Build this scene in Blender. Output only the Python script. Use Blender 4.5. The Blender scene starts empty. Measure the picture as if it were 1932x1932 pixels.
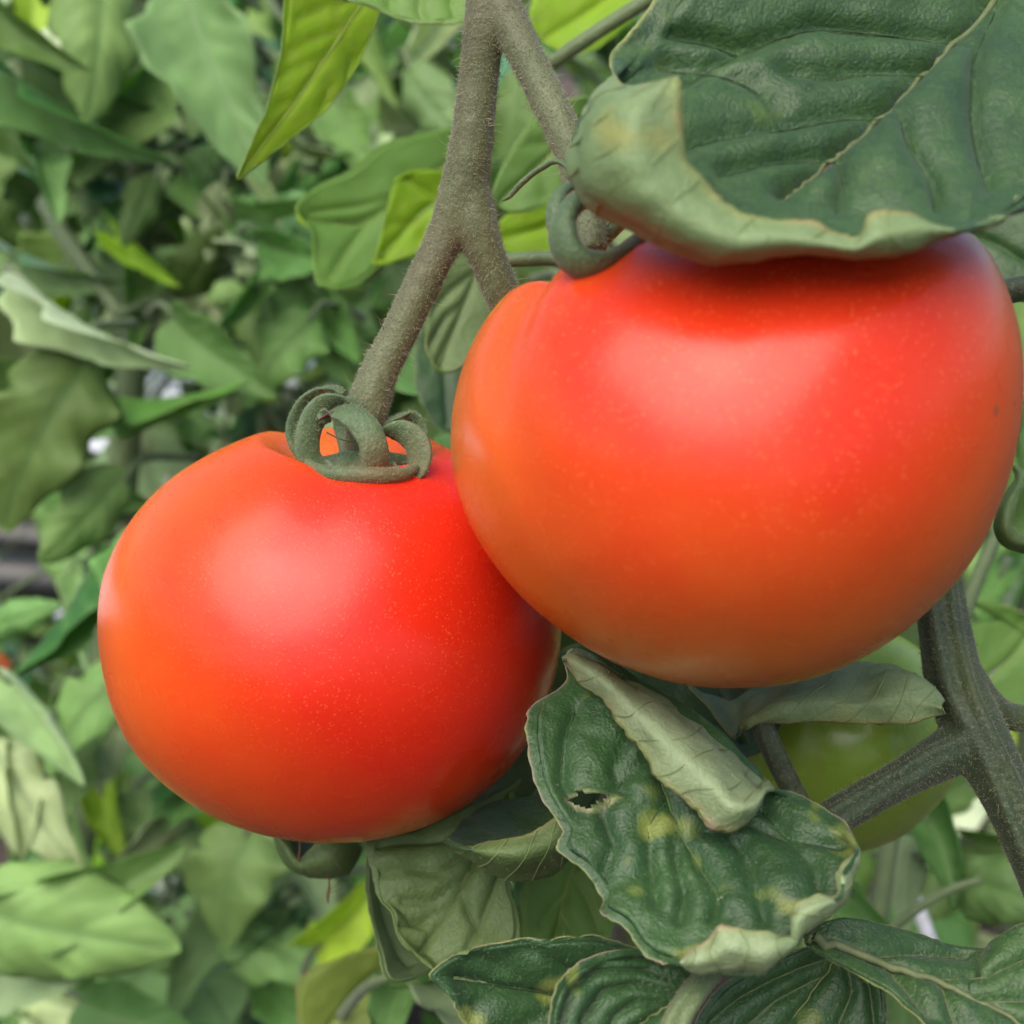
import bpy, math, random
import numpy as np
from mathutils import Vector, Matrix, noise

random.seed(7)
rng = np.random.default_rng(7)
scene = bpy.context.scene
C = scene.collection

# ------------------------------------------------------------------ camera, world, sun, exposure
FOV, PITCH, W = 40.0, -18.0, 1932.0
CAM = np.array([0.0, 0.0, 0.55])
cam_data = bpy.data.cameras.new("camera")
cam = bpy.data.objects.new("camera", cam_data)
C.objects.link(cam)
cam.location = CAM
cam.rotation_euler = (math.radians(90 + PITCH), 0, 0)
cam_data.sensor_width = 36
cam_data.lens = 18 / math.tan(math.radians(FOV / 2))
cam_data.clip_start = 0.01
cam_data.clip_end = 200
cam_data.dof.use_dof = True
cam_data.dof.focus_distance = 0.198
cam_data.dof.aperture_fstop = cam_data.lens / 2.25
scene.camera = cam

SUN_EL, SUN_AZ = 56.0, 206.0          # azimuth clockwise from +Y; behind the camera, a little to the left
world = bpy.data.worlds.new("World")
scene.world = world
world.use_nodes = True
wn = world.node_tree.nodes
sky = wn.new("ShaderNodeTexSky")
sky.sky_type = 'NISHITA'
sky.sun_disc = False
sky.sun_elevation = math.radians(SUN_EL)
sky.sun_rotation = math.radians(SUN_AZ)
sky.air_density = 1.0
sky.dust_density = 3.0
world.node_tree.links.new(sky.outputs[0], wn["Background"].inputs[0])
wn["Background"].inputs[1].default_value = 0.068
sun_data = bpy.data.lights.new("sun", 'SUN')
sun_data.energy = 1.5
sun_data.angle = math.radians(70)
sun_data.color = (1.0, 0.94, 0.83)
sun = bpy.data.objects.new("sun", sun_data)
C.objects.link(sun)
sd = Vector((math.sin(math.radians(SUN_AZ)) * math.cos(math.radians(SUN_EL)),
             math.cos(math.radians(SUN_AZ)) * math.cos(math.radians(SUN_EL)), math.sin(math.radians(SUN_EL))))
sun.rotation_euler = sd.to_track_quat('Z', 'Y').to_euler()
scene.view_settings.view_transform = 'Standard'
scene.view_settings.look = 'None'
scene.view_settings.gamma = 1
scene.view_settings.exposure = 1.36
scene.cycles.use_denoising = True
scene.cycles.max_bounces = 5
scene.cycles.diffuse_bounces = 3
scene.cycles.glossy_bounces = 2
scene.cycles.transmission_bounces = 4
scene.cycles.use_adaptive_sampling = True
scene.cycles.adaptive_threshold = 0.03
scene.cycles.caustics_reflective = False
scene.cycles.caustics_refractive = False

# ------------------------------------------------------------------ geometry helpers
ca, sa = math.cos(math.radians(PITCH)), math.sin(math.radians(PITCH))
FWD, RIGHT, UP = np.array([0, ca, sa]), np.array([1.0, 0, 0]), np.array([0, -sa, ca])
TAN2 = 2 * math.tan(math.radians(FOV / 2))


def P(a):
    """photo position (0..1932) and distance from the camera -> a point of the place, in metres"""
    a = np.asarray(a, float)
    u, v, d = a[..., 0], a[..., 1], a[..., 2]
    return CAM + d[..., None] * FWD + ((u / W - .5) * TAN2 * d)[..., None] * RIGHT + ((.5 - v / W) * TAN2 * d)[..., None] * UP


def proj(p):
    q = np.asarray(p) - CAM
    d = q @ FWD
    return np.stack([(q @ RIGHT / d / TAN2 + .5) * W, (.5 - q @ UP / d / TAN2) * W, d], -1)


def SC(d):
    return TAN2 * d / W


def catmull(K, n, axis=0, closed=False):
    """Catmull-Rom through the control points along an axis, n samples per span"""
    K = np.moveaxis(np.asarray(K, float), axis, 0)
    m = len(K)
    if closed:
        E = np.concatenate([K[-1:], K, K[:2]])
        spans = m
    else:
        E = np.concatenate([2 * K[:1] - K[1:2], K, 2 * K[-1:] - K[-2:-1]])
        spans = m - 1
    out = []
    for i in range(spans):
        p0, p1, p2, p3 = E[i], E[i + 1], E[i + 2], E[i + 3]
        for k in range(n):
            t = k / n
            out.append(.5 * (2 * p1 + (p2 - p0) * t + (2 * p0 - 5 * p1 + 4 * p2 - p3) * t * t + (3 * p1 - p0 - 3 * p2 + p3) * t ** 3))
    if not closed:
        out.append(K[-1])
    return np.moveaxis(np.array(out), 0, axis)


def norm(a):
    return a / np.maximum(np.linalg.norm(a, axis=-1, keepdims=True), 1e-12)


def nz(p, s, seed=0.0):
    return noise.noise(Vector((p[0] * s + seed, p[1] * s + seed * 1.7, p[2] * s - seed)))


def mk(name, verts, faces, mats, parent=None, origin=None, midx=None, attrs=None, smooth=True):
    verts = np.asarray(verts, float)
    o0 = np.array(parent['_o']) if parent is not None else (np.array(origin) if origin is not None else verts.mean(0))
    me = bpy.data.meshes.new(name)
    me.from_pydata((verts - o0).tolist(), [], faces)
    for m in (mats if isinstance(mats, (list, tuple)) else [mats]):
        me.materials.append(m)
    if midx is not None:
        me.polygons.foreach_set("material_index", np.asarray(midx, np.int32))
    if smooth:
        me.polygons.foreach_set("use_smooth", np.ones(len(me.polygons), bool))
    for k, val in (attrs or {}).items():
        a = me.attributes.new(k, 'FLOAT', 'POINT')
        a.data.foreach_set("value", np.asarray(val, np.float32))
    me.update()
    o = bpy.data.objects.new(name, me)
    C.objects.link(o)
    if parent is not None:
        o.parent = parent
    else:
        o.location = o0
    o['_o'] = [float(x) for x in o0]
    return o


def thing(name, label, cat, origin, group=None):
    o = bpy.data.objects.new(name, None)
    C.objects.link(o)
    o.location = origin
    o['_o'] = [float(x) for x in origin]
    o.empty_display_size = 0.01
    return tag(o, label, cat, group)


def tag(o, label, cat, group=None):
    o['label'] = label
    o['category'] = cat
    if group:
        o['group'] = group
    return o


def tube_geo(pts, rad, seg=10, flat=1.0, wide=None, cap=True):
    """swept tube; flat<1 makes a strap whose wide side lies along `wide`"""
    pts = np.asarray(pts, float)
    n = len(pts)
    rad = np.broadcast_to(np.asarray(rad, float), (n,))
    T = norm(np.gradient(pts, axis=0))
    if wide is None:
        ref = np.array([.31, .9, .27])
        b = norm(np.cross(T[0], ref))
        B = [b]
        for i in range(1, n):
            b = norm(b - T[i] * (b @ T[i]))
            B.append(b)
        B = np.array(B)
    else:
        B = norm(wide - T * (T @ wide)[:, None])
    N_ = np.cross(T, B)
    th = np.arange(seg) * 2 * math.pi / seg
    V = pts[:, None] + rad[:, None, None] * (np.cos(th)[None, :, None] * B[:, None] + flat * np.sin(th)[None, :, None] * N_[:, None])
    V = V.reshape(-1, 3)
    F = []
    for i in range(n - 1):
        for k in range(seg):
            k2 = (k + 1) % seg
            F.append((i * seg + k, i * seg + k2, (i + 1) * seg + k2, (i + 1) * seg + k))
    if cap:
        F.append(tuple(range(seg - 1, -1, -1)))
        F.append(tuple((n - 1) * seg + k for k in range(seg)))
    return V, F


def join_geo(parts):
    Vs, Fs, o = [], [], 0
    for V, F in parts:
        Vs.append(V)
        Fs += [tuple(i + o for i in f) for f in F]
        o += len(V)
    return np.concatenate(Vs), Fs


def fuse(parts, voxel, it=8):
    """one continuous skin over several overlapping tubes"""
    V, F = join_geo(parts)
    me = bpy.data.meshes.new("t")
    me.from_pydata(V.tolist(), [], F)
    o = bpy.data.objects.new("t", me)
    C.objects.link(o)
    r = o.modifiers.new("r", 'REMESH')
    r.mode = 'VOXEL'
    r.voxel_size = voxel
    s = o.modifiers.new("s", 'SMOOTH')
    s.iterations = it
    s.factor = .5
    dg = bpy.context.evaluated_depsgraph_get()
    ev = o.evaluated_get(dg).to_mesh()
    n = len(ev.vertices)
    V2 = np.empty(n * 3)
    ev.vertices.foreach_get("co", V2)
    F2 = [tuple(p.vertices) for p in ev.polygons]
    bpy.data.objects.remove(o)
    bpy.data.meshes.remove(me)
    return V2.reshape(-1, 3), F2


def hairs(name, o, count, lmin, lmax, rad, mat, parent, lean=(0, 0, 0), seed=1, power=1.0):
    """fine plant hairs standing on a surface: too many to count, one part"""
    r = np.random.default_rng(seed)
    me = o.data
    me.calc_loop_triangles()
    nt = len(me.loop_triangles)
    tv = np.empty(nt * 3, np.int32)
    me.loop_triangles.foreach_get("vertices", tv)
    co = np.empty(len(me.vertices) * 3)
    me.vertices.foreach_get("co", co)
    co = co.reshape(-1, 3)
    tri = co[tv.reshape(-1, 3)]
    cr = np.cross(tri[:, 1] - tri[:, 0], tri[:, 2] - tri[:, 0])
    ar = np.linalg.norm(cr, axis=1)
    pick = r.choice(nt, count, p=ar / ar.sum())
    b = r.random((count, 2))
    fl = b.sum(1) > 1
    b[fl] = 1 - b[fl]
    t = tri[pick]
    base = t[:, 0] + b[:, :1] * (t[:, 1] - t[:, 0]) + b[:, 1:] * (t[:, 2] - t[:, 0])
    nrm = norm(cr[pick])
    d = norm(nrm + r.normal(0, .33, (count, 3)) + np.array(lean))
    L = lmin + (lmax - lmin) * r.random(count) ** power
    bend = r.normal(0, .25, (count, 3)) * L[:, None]
    a1 = norm(np.cross(d, r.normal(0, 1, (count, 3))))
    a2 = np.cross(d, a1)
    mid = base + d * (L * .55)[:, None] + bend * .3
    tip = base + d * L[:, None] + bend
    base = base - nrm * rad
    V, F = [], []
    ring = [(math.cos(k * 2.0944), math.sin(k * 2.0944)) for k in range(3)]
    V = np.concatenate([np.stack([base + rad * (c * a1 + s * a2) for c, s in ring], 1),
                        np.stack([mid + rad * .7 * (c * a1 + s * a2) for c, s in ring], 1), tip[:, None]], 1).reshape(-1, 3)
    for i in range(count):
        q = i * 7
        for k in range(3):
            k2 = (k + 1) % 3
            F.append((q + k, q + k2, q + 3 + k2, q + 3 + k))
            F.append((q + 3 + k, q + 3 + k2, q + 6))
    h = mk(name, V + np.array(o['_o']), F, mat, parent=parent)
    h['kind'] = 'stuff'
    return h


# ------------------------------------------------------------------ materials
class NT:
    def __init__(s, name):
        s.m = bpy.data.materials.new(name)
        s.m.use_nodes = True
        s.t = s.m.node_tree
        s.b = s.t.nodes["Principled BSDF"]
        s.out = s.t.nodes["Material Output"]

    def n(s, typ, **kw):
        x = s.t.nodes.new(typ)
        for k, v in kw.items():
            if isinstance(k, str) and k.startswith('_'):
                x.inputs[k[1:]].default_value = v
            else:
                setattr(x, k, v)
        return x

    def l(s, a, b):
        s.t.links.new(a, b)

    def noise(s, co, scale, detail=3, rough=.5):
        x = s.n("ShaderNodeTexNoise", _Scale=scale, _Detail=detail, _Roughness=rough)
        s.l(co, x.inputs["Vector"])
        return x.outputs[0]

    def ramp(s, fac, stops):
        x = s.n("ShaderNodeValToRGB")
        e = x.color_ramp.elements
        while len(e) < len(stops):
            e.new(.5)
        for el, (p, c) in zip(e, stops):
            el.position = p
            el.color = (*c, 1) if len(c) == 3 else c
        s.l(fac, x.inputs[0])
        return x.outputs[0]

    def mix(s, fac, a, b, mode='MIX'):
        x = s.n("ShaderNodeMix", data_type='RGBA', blend_type=mode)
        for i, v in ((0, fac), (6, a), (7, b)):
            if hasattr(v, 'links'):
                s.l(v, x.inputs[i])
            elif i == 0:
                x.inputs[0].default_value = v
            else:
                x.inputs[i].default_value = (*v, 1)
        return x.outputs[2]

    def math(s, op, a, b=None, clamp=False):
        x = s.n("ShaderNodeMath", operation=op, use_clamp=clamp)
        for i, v in ((0, a), (1, b)):
            if v is None:
                continue
            if hasattr(v, 'links'):
                s.l(v, x.inputs[i])
            else:
                x.inputs[i].default_value = v
        return x.outputs[0]

    def bump(s, h, strength, dist, prev=None):
        x = s.n("ShaderNodeBump", _Strength=strength, _Distance=dist)
        s.l(h, x.inputs["Height"])
        if prev is not None:
            s.l(prev, x.inputs["Normal"])
        return x.outputs[0]

    def obj_co(s):
        return s.n("ShaderNodeTexCoord").outputs["Object"]

    def attr(s, name):
        return s.n("ShaderNodeAttribute", attribute_name=name).outputs["Fac"]


G0, G1 = (0, 0, 0), (1, 1, 1)


def leaf_mat(name, c1, c2, rough=.45, spot=None, spot_t=.66, spot_s=75, tr=None, tr_amt=.25, rim=None, rim2=None, k=1.0, cell=300.0,
             net=.25, netc=None, spec=.5, vary=0.0, bump=.9, veinc=None, sheen=.0, simple=False):
    m = NT(name)
    co = m.obj_co()
    if vary:
        oi = m.n("ShaderNodeObjectInfo")
        mv = m.n("ShaderNodeVectorMath", operation='ADD')
        sc = m.n("ShaderNodeVectorMath", operation='SCALE')
        cx = m.n("ShaderNodeCombineXYZ")
        for i in range(3):
            m.l(oi.outputs["Random"], cx.inputs[i])
        m.l(cx.outputs[0], sc.inputs[0])
        sc.inputs["Scale"].default_value = 37.0
        m.l(co, mv.inputs[0])
        m.l(sc.outputs[0], mv.inputs[1])
        co = mv.outputs[0]
    n1 = m.noise(co, 55 * k, 4, .6)
    col = m.mix(m.ramp(n1, [(.35, G0), (.65, G1)]), c1, c2)
    if vary:
        hs = m.n("ShaderNodeHueSaturation")
        f = m.math('MULTIPLY_ADD', oi.outputs["Random"], vary)
        m.t.nodes[-1].inputs[2].default_value = 1 - vary / 2
        m.l(f, hs.inputs["Value"])
        r2 = m.math('FRACT', m.math('MULTIPLY', oi.outputs["Random"], 17.3))
        h2 = m.math('MULTIPLY_ADD', r2, .05)
        m.t.nodes[-1].inputs[2].default_value = .475
        m.l(h2, hs.inputs["Hue"])
        m.l(col, hs.inputs["Color"])
        col = hs.outputs[0]
    if not simple:
        vo = m.n("ShaderNodeTexVoronoi", feature='DISTANCE_TO_EDGE', _Scale=cell * k)
        wp = m.n("ShaderNodeMix", data_type='VECTOR')
        nw = m.n("ShaderNodeTexNoise", _Scale=180 * k, _Detail=2.0)
        m.l(co, nw.inputs["Vector"])
        wp.inputs[0].default_value = .012 / k if k >= 1 else .012
        m.l(co, wp.inputs[4])
        m.l(nw.outputs["Color"], wp.inputs[5])
        m.l(wp.outputs[1], vo.inputs["Vector"])
        edge = m.ramp(vo.outputs["Distance"], [(0, G1), (.09, G0)])
    if netc is not None and not simple:
        col = m.mix(m.math('MULTIPLY', edge, net), col, netc)
    if spot is not None:
        n2 = m.noise(co, spot_s * k, 1.5, .4)
        col = m.mix(m.ramp(n2, [(spot_t, G0), (spot_t + .11, G1)]), col, spot)
    # dust and fine hairs: tiny pale flecks
    if not simple:
        n3 = m.noise(co, 2600 * k, 1, .5)
        col = m.mix(m.math('MULTIPLY', m.ramp(n3, [(.60, G0), (.72, G1)]), .16), col, (.22, .28, .20))
    if rim is not None:
        r = m.attr("rim")
        nr = m.noise(co, 160 * k, 2, .5)
        rc = m.mix(m.ramp(nr, [(.42, G0), (.6, G1)]), rim, rim2 or rim)
        col = m.mix(m.math('MULTIPLY', r, m.ramp(nr, [(.2, (.35,) * 3), (.55, G1)])), col, rc)
    if veinc is not None:
        col = m.mix(m.attr("vein"), col, veinc)
    m.l(col, m.b.inputs["Base Color"])
    m.b.inputs["Roughness"].default_value = rough
    m.b.inputs["Specular IOR Level"].default_value = spec
    if sheen:
        m.b.inputs["Sheen Weight"].default_value = sheen
        m.b.inputs["Sheen Roughness"].default_value = .5
        m.b.inputs["Sheen Tint"].default_value = (.8, .9, 1, 1)
    if not simple:
        h = m.math('ADD', m.math('MULTIPLY', m.ramp(vo.outputs["Distance"], [(0, G0), (.2, G1)]), .22), m.noise(co, 2200, 2, .6))
        m.l(m.bump(h, bump * .7, .0003), m.b.inputs["Normal"])
    if tr_amt:
        t = m.n("ShaderNodeBsdfTranslucent")
        if tr is not None:
            t.inputs[0].default_value = (*tr, 1)
        else:
            m.l(col, t.inputs[0])
        mx = m.n("ShaderNodeMixShader")
        mx.inputs[0].default_value = tr_amt
        m.l(m.b.outputs[0], mx.inputs[1])
        m.l(t.outputs[0], mx.inputs[2])
        m.l(mx.outputs[0], m.out.inputs[0])
    return m.m


def tomato_mat(name, red, orange, yellow, axis, front, speck=.42, sscale=1800.0, ramp=[(.3, G0), (.98, G1)], seed=0.0, rough=.27):
    """skin: redder at the front, orange sides painting in rim light along with uneven ripening, golden at the stem end"""
    m = NT(name)
    co = m.obj_co()
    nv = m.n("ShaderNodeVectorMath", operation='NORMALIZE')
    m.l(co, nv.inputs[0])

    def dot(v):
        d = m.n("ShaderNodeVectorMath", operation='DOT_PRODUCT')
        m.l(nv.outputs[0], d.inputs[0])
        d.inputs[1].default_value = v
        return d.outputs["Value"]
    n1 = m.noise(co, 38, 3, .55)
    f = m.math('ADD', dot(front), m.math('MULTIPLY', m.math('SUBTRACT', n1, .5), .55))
    col = m.mix(m.ramp(f, ramp), orange, red)  # orange rim paints in light through the flesh, besides uneven ripening
    top = m.math('ADD', dot(axis), m.math('MULTIPLY', m.math('SUBTRACT', m.noise(co, 260, 3, .6), .5), .04))
    col = m.mix(m.math('MULTIPLY', m.ramp(top, [(.93, G0), (.99, G1)]), .55), col, yellow)
    # golden specks: minute glands on the skin
    v = m.n("ShaderNodeTexVoronoi", feature='F1', _Scale=sscale)
    m.l(co, v.inputs["Vector"])
    dots = m.ramp(v.outputs["Distance"], [(.12, G1), (.30, G0)])
    keep = m.ramp(m.noise(co, 420, 2, .6), [(.33, G0), (.50, G1)])
    keep2 = m.ramp(m.noise(co, 50, 2, .6), [(.3, (.6,) * 3), (.65, G1)])
    d = m.math('MULTIPLY', m.math('MULTIPLY', dots, keep), keep2)
    col = m.mix(m.math('MULTIPLY', d, speck), col, (.85, .20, .05))
    v2 = m.n("ShaderNodeTexVoronoi", feature='F1', _Scale=75.0)
    m.l(co, v2.inputs["Vector"])
    sc_ = m.math('MULTIPLY', m.ramp(v2.outputs["Distance"], [(.035, G1), (.055, G0)]), m.ramp(m.noise(co, 40, 1, .5), [(.55, G0), (.6, G1)]))
    col = m.mix(m.math('MULTIPLY', sc_, .7), col, (.22, .10, .04))
    m.l(col, m.b.inputs["Base Color"])
    m.l(m.ramp(m.noise(co, 90, 2, .6), [(.3, (rough - .05,) * 3), (.7, (rough + .06,) * 3)]), m.b.inputs["Roughness"])
    m.b.inputs["Specular IOR Level"].default_value = .42
    m.b.inputs["Subsurface Weight"].default_value = .35
    m.b.inputs["Subsurface Radius"].default_value = (1.0, .22, .08)
    m.b.inputs["Subsurface Scale"].default_value = .0035
    h = m.math('ADD', m.math('MULTIPLY', d, .5), m.math('MULTIPLY', m.noise(co, 2200, 1, .5), .35))
    h = m.math('ADD', h, m.math('MULTIPLY', m.noise(co, 75, 1, .5), 9.0))
    b2 = m.bump(h, .22, .00016)
    m.l(b2, m.b.inputs["Normal"])
    return m.m


def stem_mat(name, a, b, c=None, rough=.6, scale=90):
    m = NT(name)
    co = m.obj_co()
    col = m.mix(m.ramp(m.noise(co, scale, 4, .6), [(.35, G0), (.62, G1)]), a, b)
    if c is not None:
        col = m.mix(m.ramp(m.noise(co, scale * .45, 2, .5), [(.5, G0), (.68, G1)]), col, c)
    fl = m.ramp(m.noise(co, 2200, 2, .6), [(.56, G0), (.66, G1)])
    col = m.mix(m.math('MULTIPLY', fl, .15), col, (.42, .40, .28))
    m.l(col, m.b.inputs["Base Color"])
    m.b.inputs["Roughness"].default_value = rough
    m.b.inputs["Sheen Weight"].default_value = .15
    h = m.math('ADD', m.noise(co, 420, 2, .6), m.math('MULTIPLY', m.noise(co, 2000, 1, .6), .5))
    m.l(m.bump(h, .45, .0006), m.b.inputs["Normal"])
    return m.m


def plain_mat(name, c, rough=.5, tr=0, c2=None, scale=200, spec=.5):
    m = NT(name)
    co = m.obj_co()
    col = m.mix(m.ramp(m.noise(co, scale, 3, .6), [(.35, G0), (.65, G1)]), c, c2 or tuple(x * .75 for x in c))
    m.l(col, m.b.inputs["Base Color"])
    m.b.inputs["Roughness"].default_value = rough
    m.b.inputs["Specular IOR Level"].default_value = spec
    if tr:
        t = m.n("ShaderNodeBsdfTranslucent")
        m.l(col, t.inputs[0])
        mx = m.n("ShaderNodeMixShader")
        mx.inputs[0].default_value = tr
        m.l(m.b.outputs[0], mx.inputs[1])
        m.l(t.outputs[0], mx.inputs[2])
        m.l(mx.outputs[0], m.out.inputs[0])
    return m.m


YEL = (.36, .36, .05)
M = {}
RIM, RIM2 = (.34, .36, .10), (.30, .21, .19)
M['top'] = leaf_mat('leaf_upper_side', (.020, .062, .012), (.046, .110, .024), rough=.42, spot=(.16, .23, .04), spot_t=.66, rim=RIM, rim2=(.30, .34, .10), net=.6, cell=260.0, netc=(.012, .045, .013), tr_amt=.12, tr=(.12, .22, .02), spec=.5, sheen=.12)
M['top_spot'] = leaf_mat('spotted_leaf_upper_side', (.020, .064, .017), (.042, .110, .030), rough=.43, spot=(.19, .24, .05), spot_t=.60, spot_s=150, rim=(.30, .33, .12), rim2=RIM2, net=.35, netc=(.012, .045, .016), tr_amt=.12, tr=(.12, .22, .02), sheen=.06)
M['under'] = leaf_mat('leaf_underside', (.175, .265, .105), (.24, .330, .150), rough=.55, rim=(.30, .33, .10), rim2=(.34, .27, .10), net=.35, netc=(.14, .21, .06), tr_amt=.2, tr=(.25, .33, .06), spot=(.36, .34, .08), spot_t=.68)
M['under_pale'] = leaf_mat('dry_leaf_underside', (.245, .335, .165), (.34, .43, .24), rough=.55, rim=(.30, .33, .10), rim2=(.36, .24, .16), net=.4, netc=(.22, .28, .11), tr_amt=.15, tr=(.3, .36, .1))
M['under_g'] = leaf_mat('green_leaf_underside', (.115, .185, .058), (.16, .235, .080), rough=.55, rim=(.26, .27, .09), rim2=(.24, .25, .10), net=.4, netc=(.07, .12, .03), tr_amt=.2, tr=(.2, .3, .04))
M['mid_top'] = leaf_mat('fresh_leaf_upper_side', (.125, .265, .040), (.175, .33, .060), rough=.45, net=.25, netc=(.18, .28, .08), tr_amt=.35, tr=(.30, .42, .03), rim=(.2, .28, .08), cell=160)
M['mid_yel'] = leaf_mat('painted_backlit_leaf_side', (.27, .46, .010), (.35, .54, .020), rough=.5, net=.4, netc=(.40, .47, .06), tr_amt=.5, tr=(.55, .88, .02), rim=(.2, .28, .06), cell=160)  # glow of light passing through the leaf is put into this colour
M['vein_pale'] = plain_mat('pale_vein', (.20, .21, .085), .6, c2=(.13, .16, .055), scale=300)
M['vein_green'] = plain_mat('green_vein', (.10, .15, .035), .6, c2=(.06, .11, .03), scale=300)
M['vein_yel'] = plain_mat('yellow_green_vein', (.52, .60, .16), .6, scale=300, tr=.3)
M['vein_under'] = plain_mat('underside_vein', (.21, .26, .10), .6, c2=(.16, .22, .07), scale=300)
M['vein_mid'] = plain_mat('hairy_midrib', (.13, .155, .065), .65, c2=(.085, .115, .04), scale=500)
M['vein_dark'] = plain_mat('dark_vein', (.035, .075, .022), .55, scale=300)
M['stalk'] = stem_mat('fruit_stalk_skin', (.076, .094, .036), (.112, .132, .060), (.086, .078, .036))
M['sepal'] = stem_mat('sepal_skin', (.050, .100, .036), (.082, .140, .058), (.105, .085, .030), scale=110)
M['vine'] = stem_mat('vine_skin', (.022, .040, .014), (.040, .064, .024), (.066, .090, .018), scale=70)
M['greenstem'] = stem_mat('green_stem_skin', (.075, .12, .05), (.11, .16, .06), scale=60)
M['hair'] = plain_mat('plant_hair', (.50, .47, .32), .5, c2=(.40, .38, .25), tr=.3)
M['hair_y'] = plain_mat('gland_hair', (.42, .42, .20), .5, c2=(.30, .30, .15), tr=.3)
M['brown'] = plain_mat('dry_brown', (.20, .10, .05), .8, c2=(.12, .06, .035))
M['purple'] = plain_mat('purple_tip', (.16, .05, .07), .6)

BGT = dict(vary=.85, k=.06, simple=True)
BG = {
    'D': (leaf_mat('dark_leaf', (.022, .088, .014), (.046, .140, .024), rough=.34, tr_amt=.28, tr=(.16, .38, .010), veinc=(.09, .20, .05), **BGT), (.12, .24, .055)),
    'G': (leaf_mat('green_leaf', (.060, .195, .034), (.108, .280, .058), rough=.34, tr_amt=.34, tr=(.26, .58, .03), veinc=(.24, .42, .12), **BGT), (.19, .35, .10)),
    'Y': (leaf_mat('yellow_green_leaf', (.20, .41, .014), (.27, .50, .026), rough=.5, tr_amt=.5, tr=(.5, .84, .02), veinc=(.42, .58, .08), **BGT), (.32, .50, .04)),
    'B': (leaf_mat('glossy_leaf', (.044, .180, .068), (.085, .260, .115), rough=.24, tr_amt=.2, tr=(.2, .48, .05), veinc=(.14, .32, .14), spec=1.0, sheen=.3, **BGT), (.20, .36, .13)),
    'P': (leaf_mat('pale_leaf', (.46, .60, .36), (.64, .75, .50), rough=.42, tr_amt=.25, tr=(.55, .7, .24), veinc=(.32, .48, .22), **BGT), (.40, .55, .27)),
}
for kk, (mt, uc) in list(BG.items()):
    BG[kk] = (mt, leaf_mat('back_of_' + mt.name, tuple(x * .9 for x in uc), tuple(x * 1.25 for x in uc), rough=.6, tr_amt=.35, tr=tuple(min(.6, x * 1.6) for x in uc), veinc=tuple(x * .8 for x in uc), **BGT))

# ------------------------------------------------------------------ leaf builders


def sheet(Gr, th, skip_t0=True, hole=None, rim=None):
    n, m, _ = Gr.shape
    ds, dt = np.gradient(Gr, axis=0), np.gradient(Gr, axis=1)
    nr = np.cross(ds, dt)
    ln = np.linalg.norm(nr, axis=-1)
    nr = norm(nr)
    bad = ln < 1e-13
    for j in range(m):
        if bad[:, j].any() and j + 2 < m:
            nr[bad[:, j], j] = nr[bad[:, j], min(j + 2, m - 1)]
    nr[:, 0] = nr[:, 1]
    thk = th * (1 - .55 * np.linspace(0, 1, m) ** 6)[None, :, None]
    top, bot = Gr + nr * thk / 2, Gr - nr * thk / 2
    V = np.concatenate([top.reshape(-1, 3), bot.reshape(-1, 3)])
    o = n * m
    I = np.arange(o).reshape(n, m)
    a, b, c, d = I[:-1, :-1].ravel(), I[1:, :-1].ravel(), I[1:, 1:].ravel(), I[:-1, 1:].ravel()
    if hole is not None:
        keep = ~hole[:-1, :-1].ravel()
        a, b, c, d = a[keep], b[keep], c[keep], d[keep]
    F = np.stack([a, b, c, d], 1).tolist() + np.stack([d + o, c + o, b + o, a + o], 1).tolist()
    mi = [0] * len(a) + [1] * len(a)
    e = I[:, -1]
    rimf = np.stack([e[:-1], e[1:], e[1:] + o, e[:-1] + o], 1).tolist()
    for e in (I[0, ::-1], I[-1, :]):
        rimf += np.stack([e[:-1], e[1:], e[1:] + o, e[:-1] + o], 1).tolist()
    if not skip_t0:
        e = I[::-1, 0]
        rimf += np.stack([e[:-1], e[1:], e[1:] + o, e[:-1] + o], 1).tolist()
    return V, F + rimf, mi + [1] * len(rimf), nr


def seg_dist(uv, lines):
    D = np.full(uv.shape[0], 1e9)
    for L in lines:
        L = np.asarray(L, float)
        for p, q in zip(L[:-1], L[1:]):
            pq = q - p
            t = np.clip(((uv - p) @ pq) / max(pq @ pq, 1e-9), 0, 1)
            D = np.minimum(D, np.linalg.norm(uv - (p + t[:, None] * pq), axis=1))
    return D


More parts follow.
